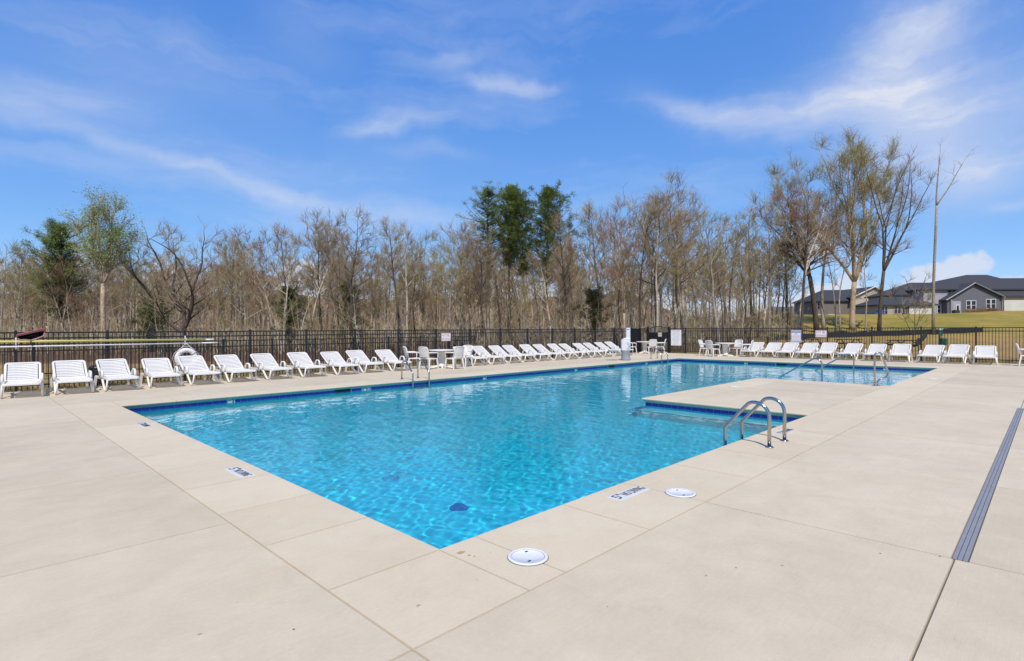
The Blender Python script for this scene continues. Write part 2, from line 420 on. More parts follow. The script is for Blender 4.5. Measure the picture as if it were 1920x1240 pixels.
shelf_o = setp(sh.build('pool_step', MAT['shelf']), 'pale submerged shelf, entry steps and bench', kind='structure')
tr = MB()
tr.box(10.58, 10.60, Y0-I+0.01, YB-0.10, -0.55, -0.498); tr.box(10.60, XA, YB-0.12, YB-0.10, -0.55, -0.498)
tr_o = tr.build('edge_trim', MAT['navy'], shelf_o)
fd = MB(); fd.lathe([(0.115, 0), (0.115, 0.02), (0.085, 0.03)], 16)
for (x, y, mk_) in ((4.36, 5.2, 'drainblue'), (4.35, 6.7, 'drainpale')):
    link('floor_drain', fd.mesh('floor_drain', MAT[mk_]), floor_o, (x, y, -1.52+0.45*(x-X0)/(X1-X0)))
# tile band: each tile its own piece, grout strip behind
TS = 0.1575
tmb = MB(); tmb.rbox(-TS/2+0.004, TS/2-0.004, 0.0, TS-0.008, 0.0, 0.007, 0.0015)
tile_me = tmb.mesh('tile', MAT['tile'])
gb = MB()
def tile_run(p, q, normal_rz, skip=()):
    """tiles on the wall from p to q; their faces look along the inward normal"""
    L = math.hypot(q[0]-p[0], q[1]-p[1]); n = int(round(L/TS)); ux, uy = (q[0]-p[0])/L, (q[1]-p[1])/L
    nx, ny = -uy, ux
    e = 0.004
    gb.add([(p[0]+nx*e, p[1]+ny*e, -0.26), (q[0]+nx*e, q[1]+ny*e, -0.26), (q[0]+nx*e, q[1]+ny*e, -0.088), (p[0]+nx*e, p[1]+ny*e, -0.088)], [(0, 1, 2, 3)])
    M = Matrix(((ux, 0, nx), (uy, 0, ny), (0, 1, 0))).to_4x4()
    for i in range(n):
        d = (i+0.5)*L/n
        c = (p[0]+ux*d, p[1]+uy*d)
        if any(abs((c[0]-s[0])*ux+(c[1]-s[1])*uy) < s[2] for s in skip): continue
        o = link('tile', tile_me, pool_o)
        o.matrix_world = Matrix.Translation((c[0]+nx*e, c[1]+ny*e, -0.252)) @ M
MARKS_L = [(4.73, '5 FT'), (8.40, '4 FT'), (13.06, '4 FT'), (18.22, '3 FT'), (23.83, '3 FT')]
MARKS_F = [(10.65, '3 FT'), (4.95, '3 FT')]
SKIM_L = [7.66, 20.82]; SKIM_F = [9.0]
tile_run((X1+I, Y1+I), (X0-I, Y1+I), 0, [(m[0], Y1, .085) for m in MARKS_L]+[(s, Y1, .24) for s in SKIM_L])
tile_run((X1+I, Y0-I), (X1+I, Y1+I), 0, [(X1, m[0], .085) for m in MARKS_F]+[(X1, s, .24) for s in SKIM_F])
tile_run((XA+I, Y0-I), (XA+I, YB-I), 0)
tile_run((XA+I, YB-I), (XB-I, YB-I), 0)
tile_run((XB-I, YB-I), (XB-I, Y0-I), 0)
gb.build('tile_grout', MAT['grout'], pool_o)
# depth marker tiles and skimmer mouths in the tile line
mk = MB(); mk.rbox(-TS/2+.002, TS/2-.002, 0.0, 0.15, 0.0, 0.008, 0.002); mk_me = mk.mesh('depth_marker', MAT['white_tile'])
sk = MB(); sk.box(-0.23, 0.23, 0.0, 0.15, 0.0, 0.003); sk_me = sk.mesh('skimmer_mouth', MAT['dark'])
skf = MB()
for a in ((-0.24, 0.24, 0.145, 0.160), (-0.24, 0.24, -0.005, 0.010), (-0.24, -0.225, 0, 0.155), (0.225, 0.24, 0, 0.155)): skf.box(a[0], a[1], a[2], a[3], 0.0, 0.010)
skf_me = skf.mesh('skimmer_frame', MAT['navy'])
def on_wall(x, y, ux, uy, z): 
    nx, ny = -uy, ux
    return Matrix.Translation((x+nx*0.006, y+ny*0.006, z)) @ Matrix(((ux, 0, nx), (uy, 0, ny), (0, 1, 0))).to_4x4()
for arr, f in ((MARKS_L, lambda m: on_wall(m, Y1+I, -1, 0, -0.247)), (MARKS_F, lambda m: on_wall(X1+I, m, 0, 1, -0.247))):
    for m, tx in arr:
        o = link('depth_marker', mk_me, pool_o); o.matrix_world = f(m)
        t = link('lettering', text_mesh(tx[0], 0.165, MAT['ink']), o); t.location = (-0.028, 0.085, 0.0095); t.scale = (1.15, 1, 1); t = link('lettering', text_mesh('FT', 0.055, MAT['ink']), o); t.location = (0.042, 0.115, 0.0095)
for arr, f in ((SKIM_L, lambda m: on_wall(m, Y1+I, -1, 0, -0.247)), (SKIM_F, lambda m: on_wall(X1+I, m, 0, 1, -0.247))):
    for m in arr:
        o = link('skimmer_mouth', sk_me, pool_o); o.matrix_world = f(m)
        link('skimmer_frame', skf_me, o)

# water: a rippled sheet, real waves in the mesh
def water_mat():
    m = bpy.data.materials.new('pool_water'); m.use_nodes = True; t = m.node_tree; t.nodes.clear()
    o = N(t, 'ShaderNodeOutputMaterial')
    rf = N(t, 'ShaderNodeBsdfRefraction', ins={'Color': (0.66, 0.96, 1.0, 1), 'Roughness': 0.0, 'IOR': 1.333})
    gl = N(t, 'ShaderNodeBsdfGlossy', ins={'Color': (1, 1, 1, 1), 'Roughness': 0.03})
    fr = N(t, 'ShaderNodeFresnel', ins={'IOR': 1.333})
    mx = N(t, 'ShaderNodeMixShader', ins={0: fr.outputs[0], 1: rf.outputs[0], 2: gl.outputs[0]})
    t.links.new(mx.outputs[0], o.inputs[0])
    return m
rw = np.random.RandomState(5)
def wave_z(x, y):
    z = np.zeros_like(x)
    for lam, amp, n in ((1.5, 0.0018, 4), (0.75, 0.0012, 6), (0.40, 0.0009, 8), (0.21, 0.00050, 10), (0.115, 0.00041, 16)):
        for k in range(n):
            a = rw.uniform(0, 2*math.pi); l = lam*rw.uniform(0.75, 1.3); kk = 2*math.pi/l
            z += amp/math.sqrt(n)*1.05*np.sin(kk*(x*math.cos(a)+y*math.sin(a))+rw.uniform(0, 6.28)+0.6*np.sin(0.37*kk*(x*math.sin(a)-y*math.cos(a))*0.5+rw.uniform(0, 6.28)))
    return z
ux_ = np.linspace(0, 1, 640); gx = X0-I+.006+(X1-X0+2*I-.012)*(0.55*ux_+0.45*ux_**2); gy = np.linspace(Y0-I+.006, Y1+I-.006, 380)
XX, YY = np.meshgrid(gx, gy, indexing='ij'); ZZ = WZ+wave_z(XX, YY)
nx_, ny_ = XX.shape
vid = np.arange(nx_*ny_).reshape(nx_, ny_)
cxm = (XX[:-1, :-1]+XX[1:, 1:])/2; cym = (YY[:-1, :-1]+YY[1:, 1:])/2
keep = ~((cxm > XA+I+.03) & (cxm < XB-I-.03) & (cym < YB-I-.03))
quads = np.stack([vid[:-1, :-1][keep], vid[1:, :-1][keep], vid[1:, 1:][keep], vid[:-1, 1:][keep]], -1)
wme = bpy.data.meshes.new('water')
wme.from_pydata(np.stack([XX.ravel(), YY.ravel(), ZZ.ravel()], -1).tolist(), [], quads.tolist())
wme.polygons.foreach_set('use_smooth', [True]*len(wme.polygons)); wme.materials.append(water_mat()); wme.update()
water_o = setp(link('water', wme), 'clear rippled blue pool water', kind='structure')
try:
    water_o.cycles.is_caustics_caster = True
    for o in [floor_o, pool_o, shelf_o]+list(floor_o.children)+list(shelf_o.children)+list(pool_o.children): o.cycles.is_caustics_receiver = True
except Exception as e: print('caustics', e)

# specks of leaf and grit on the deck
rd = random.Random(31); db = MB()
for i in range(80):
    x, y = rd.uniform(-3, 30), rd.uniform(-2, 18)
    if X0-0.05 < x < X1+0.05 and Y0-0.05 < y < Y1+0.05: continue
    if i < 28: x, y = rd.uniform(-1.5, 9), rd.uniform(-0.5, 2.9)
    r_ = rd.uniform(0.003, 0.008); n_ = 5; a0 = rd.uniform(0, 6.28)
    ring_ = [(x+r_*math.cos(a0+6.28*k/n_)*rd.uniform(.4, 1.3), y+r_*math.sin(a0+6.28*k/n_)*rd.uniform(.4, 1.3), 0.0008) for k in range(n_)]
    db.add(ring_+[(x, y, 0.004)], [(k, (k+1) % n_, n_) for k in range(n_)], rd.randrange(2))
setp(db.build('debris', [simple('dead_leaf_bits', (0.16, 0.10, 0.05), 0.9), simple('dark_grit', (0.10, 0.09, 0.08), 0.9)]), 'tiny specks of leaf and grit on the deck', 'debris', kind='stuff')
# ------------------------------------------------------------------ pool fittings
def arc(c, r, a0, a1, n, ax, up):
    """points on an arc in the plane of ax and up (degrees)"""
    return [Vector(c)+Vector(ax)*(r*math.cos(R_(a0+(a1-a0)*i/n)))+Vector(up)*(r*math.sin(R_(a0+(a1-a0)*i/n))) for i in range(n+1)]
UP = Vector((0, 0, 1))
def ladder_rail_path(base, d):
    """one rail: deck post, arch, slope, bend, down into the water; d = unit vector towards the pool"""
    b = Vector(base); d = Vector(d)
    P = [b, b+UP*0.40]
    c = b+UP*0.40+d*0.185
    P += arc(c, 0.185, 180, 62, 8, d, UP)[1:]
    e = b+d*0.60+UP*0.235
    P += [e+UP*0.04-d*0.065, e-d*0.022+UP*0.005, e+UP*-0.045, e+UP*-0.10, e+UP*-0.6, e+UP*-1.05]
    return P
def ladder(bases, d, label):
    root = empty('pool_ladder', (bases[0][0], bases[0][1], 0)); L = Vector(root.location); root.location = L
    setp(root, label, 'ladder', 'pool ladders')
    for b in bases:
        p = [q-L for q in ladder_rail_path((b[0], b[1], 0), d)]
        MB().tube(p, 0.0245, 14).build('handrail', MAT['steel'], root).cycles.is_caustics_receiver = True
        fl = MB(); fl.lathe([(0.055, 0.0), (0.055, 0.008), (0.045, 0.016), (0.028, 0.018)], 18, (b[0]-L.x, b[1]-L.y, 0.0))
        fl.build('flange', MAT['steel'], root)
    for k in range(3):
        a = Vector((bases[0][0], bases[0][1], 0))+Vector(d)*0.60-L; c = Vector((bases[1][0], bases[1][1], 0))+Vector(d)*0.60-L
        mb = MB(); z = -0.36-0.3*k
        mb.sweep([(-0.04, -0.012), (0.04, -0.012), (0.04, 0.012), (-0.04, 0.012)], [(a+UP*z, Vector(d), UP), (c+UP*z, Vector(d), UP)])
        mb.build('tread', MAT['white_tile'], root)
    return root
ladder([(7.62, 2.70), (8.20, 2.70)], (0, 1, 0), 'stainless steel ladder on the near coping beside the peninsula')
ladder([(9.98, 14.74), (10.60, 14.74)], (0, -1, 0), 'stainless steel ladder in front of the first round table')
ladder([(25.15, 14.74), (25.77, 14.74)], (0, -1, 0), 'stainless steel ladder between the pool lift and the gate')
# grab rail on the peninsula corner
g = empty('grab_rail', (17.52, 3.46, 0)); setp(g, 'figure four shaped steel grab rail on the peninsula corner', 'grab rail')
gd = Vector((0.60, -0.80, 0))
pts = [Vector((0, 0, 0)), Vector((0, 0, 0.42)), Vector((0, 0, 0.80))]+arc((0.10, 0, 0.80), 0.10, 180, 50, 7, (1, 0, 0), UP)[1:]
pts += [Vector((0.31, 0, 0.46)), Vector((0.335, 0, 0.40)), Vector((0.335, 0, 0.31)), Vector((0.30, 0, 0.245)), Vector((0.16, 0, 0.185)), Vector((0.10, 0, 0.15)), Vector((0.075, 0, 0.10)), Vector((0.072, 0, 0.0))]
pts = [gd*p.x+UP*p.z for p in pts]
MB().tube(pts, 0.0245, 14).build('handrail', MAT['steel'], g)
for q in (0.0, 0.072):
    f_ = MB(); f_.lathe([(0.06, 0), (0.06, 0.01), (0.03, 0.02)], 16, (gd.x*q, gd.y*q, 0)); f_.build('flange', MAT['steel'], g)
# stair rails standing in the entry steps
for (x, y, lab) in ((20.3, 5.50, 'bent steel stair rail rising from the entry steps, the one nearer the peninsula'), (24.4, 5.50, 'bent steel stair rail rising from the entry steps, the one nearer the far lounger row')):
    r = empty('stair_rail', (x, y, -0.42)); setp(r, lab, 'handrail', 'entry step rails')
    p = [Vector((0, 0, 0)), Vector((0, 0, 0.5)), Vector((0, 0, 0.76))]+arc((0, 0.20, 0.76), 0.20, 180, 62, 8, (0, 1, 0), UP)[1:]
    p += [Vector((0, 1.36, 0.26)), Vector((0, 1.50, 0.16)), Vector((0, 1.54, 0.0)), Vector((0, 1.54, -0.6))]
    MB().tube(p, 0.0245, 14).build('handrail', MAT['steel'], r)
# skimmer lids
def lid(x, y, lab):
    o = empty('skimmer_lid', (x, y, 0)); setp(o, lab, 'lid', 'round skimmer lids')
    a = MB(); a.lathe([(0.142, 0.0), (0.142, 0.007), (0.134, 0.011), (0.1215, 0.0112), (0.1185, 0.0075), (0.02, 0.0068)], 32); a.build('cover', MAT['lid'], o)
    g_ = MB(); g_.lathe([(0.1465, 0.0004), (0.1465, 0.0012), (0.141, 0.0012)], 32); g_.build('painted_shadow_ring', MAT['joint'], o)  # flat dark ring, its colour stands in for the shadow around the lid
    q_ = MB(); q_.sweep([(-0.002, 0), (0.002, 0), (0.002, 0.0012), (-0.002, 0.0012)], [(Vector((0.1175*math.cos(a_), 0.1175*math.sin(a_), 0.0072)), Vector((math.cos(a_), math.sin(a_), 0)), UP) for a_ in [2*math.pi*k_/32 for k_ in range(32)]], closed=True); q_.build('inner_rim', MAT['drain'], o)
    for s in (-1, 1):
        h = MB(); h.box(-0.013, 0.013, -0.007, 0.007, 0.006, 0.0086); h.build('finger_hole', MAT['dark'], o, (0.068*s*0.75, 0.068*s*0.9, 0))
lid(2.81, 2.62, 'round white lid with two slots nearest the pool corner')
lid(4.92, 2.57, 'round white lid beside the NO DIVING marker')
lid(14.77, 6.12, 'round white lid on the far side of the peninsula')
lid(20.95, 2.62, 'round white lid on the coping by the shallow shelf')
# depth markers set flush in the coping
def marker(x, y, rz, lab):
    o = empty('depth_marker', (x, y, 0), rz); setp(o, lab, 'depth marker', 'coping depth markers')
    a = MB(); a.rbox(-0.26, 0.26, -0.078, 0.078, 0.0, 0.004, 0.002); a.build('plate', MAT['white_tile'], o)
    t1 = link('lettering', text_mesh('5"', 0.155, MAT['ink']), o, (-0.17, 0, 0.0050))
    t2 = link('lettering', text_mesh('NO DIVING', 0.10, MAT['ink']), o, (0.08, 0, 0.0050)); t2.scale = (0.66, 1.35, 1)
marker(4.58, 2.93, 0.0, 'white 5 NO DIVING marker between two round lids')
marker(8.95, 2.93, 0.0, 'white depth marker behind the near ladder posts')
marker(2.25, 6.52, -math.pi/2, 'white NO DIVING marker nearer the camera on the short coping side')
marker(2.25, 10.93, -math.pi/2, 'white NO DIVING marker nearer the loungers on the short coping side')
# trench drains
def drain(x0, x1, y0, y1, lab):
    o = empty('trench_drain', (x0, y0, 0)); setp(o, lab, 'drain', 'trench drains')
    w, d = x1-x0, y1-y0
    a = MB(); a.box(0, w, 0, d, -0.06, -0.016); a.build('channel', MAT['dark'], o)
    if w > d:
        for (p, q) in ((0.0, 0.026), (0.029, 0.055), (0.058, d)): b = MB(); b.rbox(0, w, p, q, -0.05, 0.0022, 0.002); b.build('grate_bar', MAT['drain'], o)
    else:
        for (p, q) in ((0.0, 0.024), (0.031, 0.054), (0.061, w)): b = MB(); b.rbox(p, q, 0, d, -0.05, 0.0022, 0.002); b.build('grate_bar', MAT['drain'], o)
drain(4.835, 14.615, 0.4185, 0.5015, 'long grey plastic trench drain set in the near deck')

# ------------------------------------------------------------------ fences
YF, XF = 19.6, 32.0
FT = 1.555            # top of the rails
pick = MB(); pick.box(-0.0105, 0.0105, -0.0105, 0.0105, 0.02, FT-0.005); pick_me = pick.mesh('picket', MAT['black'])
pst = MB(); pst.box(-0.032, 0.032, -0.032, 0.032, -0.25, 1.585); pst.add([(-.037, -.037, 1.585), (.037, -.037, 1.585), (.037, .037, 1.585), (-.037, .037, 1.585), (0, 0, 1.612)], [(3, 2, 1, 0), (0, 1, 4), (1, 2, 4), (2, 3, 4), (3, 0, 4)])
post_me = pst.mesh('post', MAT['black'])
def fence(name, p, q, posts, lab, npk=17, top=FT, rails=(1.54, 1.39, 0.13), pm=None, pkm=None, ends=True, grp=None):
    """posts: distances along p->q"""
    p = Vector(p); q = Vector(q); L = (q-p).length; u = (q-p)/L; rz = math.atan2(u.y, u.x)
    root = empty(name, p, rz); setp(root, lab, 'fence', grp)
    for d in posts: link('post', pm or post_me, root, (d, 0, 0))
    for a, b in zip(posts, posts[1:]):
        for z in rails:
            r = MB(); r.box(a+0.032, b-0.032, -0.015, 0.015, z-0.019, z+0.019); r.build('rail', MAT['black'], root)
        for k in range(npk): link('picket', pkm or pick_me, root, (a+(b-a)*(k+1)/(npk+1), 0, 0))
    return root
SL = 1.99
fl_posts = [SL*i for i in range(17)]+[32.0-(1.165-SL)]
fx0 = 1.165-SL
fence('pool_fence', (fx0, YF, 0), (32.0, YF, 0), fl_posts, 'long black picket fence behind the loungers, between deck and wood')
# right run: from the gate post down to the near end
SR = 1.98
gy0 = 17.42
rp = [0]+[gy0-(16.33-0.0)+SR*i for i in range(11)]
fence('pool_fence', (XF, gy0, 0), (XF, gy0-22, 0), rp, 'black picket fence behind the far row of loungers, below the houses')
fence('pool_fence', (XF, 19.6, 0), (XF, 18.98, 0), [0.07, 0.62], 'short black fence piece between the corner and the gate', npk=4)
# gate
g = empty('fence_gate', (XF, gy0+0.05, 0), math.pi/2); setp(g, 'black arched metal gate with solid lock panel and plaque', 'gate')
gw = 1.48
gp = MB(); gp.box(-0.05, 0.05, -0.05, 0.05, -0.2, 1.66); gp.add([(-.055, -.055, 1.66), (.055, -.055, 1.66), (.055, .055, 1.66), (-.055, .055, 1.66), (0, 0, 1.69)], [(3, 2, 1, 0), (0, 1, 4), (1, 2, 4), (2, 3, 4), (3, 0, 4)])
gpm = gp.mesh('gate_post', MAT['black'])
link('gate_post', gpm, g, (0.0, 0, 0)); link('gate_post', gpm, g, (gw+0.03, 0, 0))
fr = MB()
arch = [Vector((0.08+(gw-0.13)*i/12, 0, 1.53+0.17*math.sin(math.pi*i/12))) for i in range(13)]
fr.tube([(0.08, 0, 0.1)]+arch+[(gw-0.05, 0, 0.1), (0.08, 0, 0.1)], 0.022, 4, smooth=False); fr.build('gate_frame', MAT['black'], g)
for z in (1.30, 0.70, 0.16): b = MB(); b.box(0.08, gw-0.05, -0.016, 0.016, z-0.018, z+0.018); b.build('rail', MAT['black'], g)
for k in range(1, 13):
    x = 0.08+(gw-0.13)*k/13; zt_ = 1.53+0.17*math.sin(math.pi*(x-0.08)/(gw-0.13))
    b = MB(); b.box(x-0.009, x+0.009, -0.009, 0.009, 0.12, zt_); b.build('picket', MAT['black'], g)
b = MB(); b.rbox(0.10, gw-0.07, -0.024, 0.024, 0.72, 1.27, 0.004); b.build('lock_panel', MAT['black'], g)
b = MB(); b.tube([(0.15, -0.07, 0.98), (gw-0.12, -0.07, 0.98)], 0.022, 8); b.box(0.2, 0.24, -0.07, -0.02, 0.965, 0.995); b.box(gw-0.22, gw-0.18, -0.07, -0.02, 0.965, 0.995); b.build('push_bar', simple('dark_grey_bar', (0.05, 0.05, 0.055), 0.35), g)
MAT['plaque'] = simple('beige_plaque', (0.62, 0.56, 0.46), 0.6)
b = MB(); b.rbox(-0.13, 0.13, -0.13, 0.13, 0, 0.006, 0.002); po = b.build('plaque', MAT['plaque'], g); po.matrix_local = Matrix.Translation((0.62, 0.026, 1.16)) @ Matrix(((-1, 0, 0), (0, 0, 1), (0, 1, 0))).to_4x4()
link('lettering', text_mesh('NOTICE', 0.05, MAT['ink']), po, (0, 0.04, 0.0068)); link('lettering', text_mesh('GATE', 0.05, MAT['ink']), po, (0, -0.03, 0.0068))

# ------------------------------------------------------------------ signs on the fence
MAT['sign'] = simple('white_sign_sheet', (0.80, 0.79, 0.78), 0.45, var=0.03)
MAT['red'] = simple('red_sign_paint', (0.52, 0.03, 0.07), 0.5)
MAT['blue'] = simple('blue_sign_paint', (0.05, 0.09, 0.42), 0.5)
MAT['faded'] = simple('grey_print', (0.30, 0.30, 0.36), 0.6)
def face_y(x, y, z): return Matrix.Translation((x, y, z)) @ Matrix(((1, 0, 0), (0, 0, -1), (0, 1, 0))).to_4x4()     # faces -y, text along +x
def face_x(x, y, z): return Matrix.Translation((x, y, z)) @ Matrix(((0, 0, -1), (-1, 0, 0), (0, 1, 0))).to_4x4()    # faces -x, text along -y
def sign_board(mw, w, h, lab, border=None):
    o = empty('sign'); o.matrix_world = mw; o.name = 'fence_sign'
    setp(o, lab, 'sign', 'signs on the pool fence')
    a = MB(); a.rbox(-w/2, w/2, -h/2, h/2, 0, 0.004, 0.0015); a.build('board', MAT['sign'], o)
    if border:
        b = MB(); t = 0.012; m = 0.014
        for r in ((-w/2+m, w/2-m, h/2-m-t, h/2-m), (-w/2+m, w/2-m, -h/2+m, -h/2+m+t), (-w/2+m, -w/2+m+t, -h/2+m+t, h/2-m-t), (w/2-m-t, w/2-m, -h/2+m+t, h/2-m-t)): b.box(r[0], r[1], r[2], r[3], 0.0042, 0.0050)
        b.build('border', MAT[border], o)
    return o
def letters(o, tx, size, x, y, mat, sx=1.0): 
    t = link('lettering', text_mesh(tx, size, MAT[mat]), o, (x, y, 0.0056)); t.scale = (sx, 1, 1); return t
def no_dive(o, x, y, r):
    b = MB(); b.sweep([(-0.010, 0), (0.010, 0), (0.010, 0.0008), (-0.010, 0.0008)], [(Vector((x+r*math.cos(a), y+r*math.sin(a), 0.0046)), Vector((math.cos(a), math.sin(a), 0)), UP) for a in [2*math.pi*k/24 for k in range(24)]], closed=True)
    b.sweep([(-0.008, 0), (0.008, 0), (0.008, 0.0008), (-0.008, 0.0008)], [(Vector((x-r*.7, y+r*.7, 0.0052)), Vector((.7, .7, 0)), UP), (Vector((x+r*.7, y-r*.7, 0.0052)), Vector((.7, .7, 0)), UP)])
    b.build('symbol', MAT['faded'], o)
    c = MB(); c.tube([(x-r*.5, y+r*.3, .0048), (x, y, .0048), (x+r*.45, y-r*.35, .0048)], [0.012, 0.016, 0.010], 6); c.v = [(p[0], p[1], min(p[2], 0.0056)) for p in c.v]; c.build('symbol', MAT['ink'], o)
def no_diving_sign(mw, lab):
    o = sign_board(mw, 0.54, 0.36, lab, 'red')
    letters(o, 'NO', 0.155, -0.125, 0.075, 'red', 1.1); no_dive(o, 0.12, 0.075, 0.058)
    letters(o, 'DIVING', 0.135, 0, -0.085, 'red', 1.12)
no_diving_sign(face_y(15.62, YF-0.045, 1.22), 'NO DIVING sign on the long fence above the first round table')
no_diving_sign(face_x(XF-0.045, 8.70, 1.24), 'NO DIVING sign on the fence behind the far loungers')
o = sign_board(face_x(XF-0.045, 9.92, 1.10), 0.50, 0.66, 'tall NOTICE NO LIFEGUARD ON DUTY sign on the fence', 'blue')
hb = MB(); hb.box(-0.215, 0.215, 0.195, 0.285, 0.0042, 0.0050); hb.build('header_band', MAT['blue'], o)
letters(o, 'NOTICE', 0.10, 0, 0.24, 'sign'); letters(o, 'NO', 0.10, 0, 0.125, 'ink'); letters(o, 'LIFEGUARD', 0.085, 0, 0.015, 'red', 0.92); letters(o, 'ON DUTY', 0.085, 0, -0.09, 'red')
fb = MB(); fb.box(-0.2, 0.2, -0.275, -0.25, 0.0042, 0.0050); fb.build('footer_band', MAT['blue'], o); letters(o, 'SWIM AT OWN RISK', 0.042, 0, -0.19, 'ink')
o = sign_board(face_x(XF-0.045, 16.95, 0.97), 0.70, 0.98, 'large white POOL RULES sign beside the gate')
letters(o, 'POOL RULES', 0.085, 0, 0.42, 'ink', 1.15)
for k, tx in enumerate(('NO LIFEGUARD ON DUTY', 'SHOWER BEFORE ENTERING POOL', 'NO RUNNING OR ROUGH PLAY', 'NO GLASS CONTAINERS', 'NO PETS IN POOL AREA', 'NO FOOD OR DRINK IN POOL', 'CHILDREN MUST BE SUPERVISED', 'NO DIVING OR JUMPING', 'NO SMOKING', 'POOL CLOSES AT DUSK', 'EMERGENCY CALL 911')):
    letters(o, tx, 0.036, 0, 0.31-0.072*k, 'faded')

# ------------------------------------------------------------------ safety equipment on the long fence
MAT['yellow'] = simple('yellow_green_pole', (0.52, 0.47, 0.12), 0.45, var=0.15, scale=1.2)
MAT['white_pole'] = simple('white_pole', (0.78, 0.76, 0.76), 0.4)
MAT['foam'] = simple('white_ring_foam', (0.74, 0.71, 0.71), 0.6, var=0.05, scale=5)
MAT['rope'] = simple('white_rope', (0.66, 0.62, 0.58), 0.8)
MAT['netred'] = simple('red_net_frame', (0.30, 0.05, 0.06), 0.5)
MAT['netpink'] = simple('pale_red_rim', (0.55, 0.28, 0.24), 0.5)
yq = YF-0.12
o = empty('rescue_pole', (0.1, yq, 1.305)); setp(o, 'thick yellow pole hung along the long fence', 'pole')
b = MB(); b.tube([(-0.6, 0, 0.012), (5.6, 0, -0.02)], 0.032, 10); b.build('shaft', MAT['yellow'], o)
b = MB(); b.tube([(5.6, 0, -0.02), (5.86, 0, -0.022)], 0.024, 10); b.build('tip', MAT['white_pole'], o)
o = empty('telescopic_pole', (0.1, yq, 1.175)); setp(o, 'thin white pole hung below the yellow one', 'pole')
b = MB(); b.tube([(-0.6, 0, 0.0), (5.5, 0, 0.0)], 0.017, 10); b.build('shaft', MAT['white_pole'], o)
b = MB(); b.tube([(5.5, 0, 0.0), (5.98, 0, 0.0)], 0.021, 10); b.build('tip', MAT['white_pole'], o)
for x, lab in ((1.165, 'white hook carrying the poles beside the leaf net'), (5.145, 'white hook carrying the poles above the life ring')):
    o = setp(empty('pole_hook', (x, YF, 1.24)), lab, 'hook', 'pole hooks')
    b = MB(); b.box(-0.018, 0.018, -0.045, -0.033, -0.14, 0.17); b.tube([(0, -0.045, -0.105), (0, -0.14, -0.11), (0, -0.17, -0.06)], 0.010, 6); b.tube([(0, -0.045, 0.02), (0, -0.155, 0.02), (0, -0.18, 0.09)], 0.010, 6); b.build('bracket', MAT['white_pole'], o)
# leaf net
o = empty('leaf_net', (1.46, yq-0.03, 1.36), R_(0)); setp(o, 'dark leaf skimmer net with red frame leaning over the fence top', 'net')
ol = [(-0.30, 0.06), (-0.27, 0.10), (0.22, 0.24), (0.27, 0.23), (0.28, 0.17), (0.25, 0.09), (0.17, 0.05), (0.06, 0.005), (0.0, -0.02), (-0.12, 0.0), (-0.22, -0.005), (-0.27, 0.035)]
rim = [Vector((x, 0.0, z)) for x, z in ol]; rim.append(rim[0])
MB().tube(rim, 0.012, 6).build('rim', MAT['netpink'], o)
rim2 = [Vector((x*1.0, -0.02, z+0.028)) for x, z in ol[:5]]
MB().tube(rim2, 0.020, 6).build('top_bar', MAT['netred'], o)
b = MB(); n = len(ol); vs = [(x, 0.01, z) for x, z in ol]+[(x*0.75, 0.13, 0.07+(z-0.07)*0.6) for x, z in ol]
b.add(vs, [(i, (i+1) % n, n+(i+1) % n, n+i) for i in range(n)]+[tuple(range(2*n-1, n-1, -1))], smooth=True); b.build('mesh_bag', simple('dark_net', (0.012, 0.012, 0.02), 0.8), o)
b = MB(); b.tube([(0.0, 0, -0.02), (-0.005, 0, -0.10), (0.02, 0, -0.16)], 0.014, 6); b.build('socket', MAT['black'], o)
# life ring
o = empty('life_ring', (5.15, YF-0.13, 0.70)); setp(o, 'white life ring hung by rope on the long fence', 'life ring')
b = MB(); rr, rt = 0.255, 0.075
prof = []
b.sweep([(rt*math.cos(2*math.pi*k/12), 0.75*rt*math.sin(2*math.pi*k/12)) for k in range(12)], [(Vector((rr*math.cos(a), 0, rr*math.sin(a))), Vector((math.cos(a), 0, math.sin(a))), Vector((0, 1, 0))) for a in [2*math.pi*k/40 for k in range(40)]], smooth=True, closed=True)
b.build('ring', MAT['foam'], o)
for a in (40, 130, 220, 310):
    c = MB(); c.sweep([((rt+.008)*math.cos(2*math.pi*k/12), 0.78*(rt+.004)*math.sin(2*math.pi*k/12)) for k in range(12)], [(Vector((rr*math.cos(R_(t)), 0, rr*math.sin(R_(t)))), Vector((math.cos(R_(t)), 0, math.sin(R_(t)))), Vector((0, 1, 0))) for t in (a-5, a, a+5)], smooth=True); c.build('band', MAT['rope'], o)
b = MB()
b.tube([(0.0, 0.0, 0.49), (-0.20, -0.02, 0.27), (-0.235, -0.03, 0.23)], 0.008, 5); b.tube([(0.0, 0.0, 0.49), (0.20, -0.02, 0.25), (0.25, -0.03, 0.20)], 0.008, 5)
gr = []
for k in range(41):
    a = R_(40+360*k/40); w = abs(math.sin(2*(a-R_(40)))); rad = rr+rt+0.012+0.035*w
    gr.append((rad*math.cos(a), -0.01, rad*math.sin(a)))
b.tube(gr, 0.007, 5); b.tube([(-0.21, -0.02, -0.24), (-0.16, -0.03, -0.42), (-0.12, -0.02, -0.62)], 0.008, 5)
b.build('rope', MAT['rope'], o)

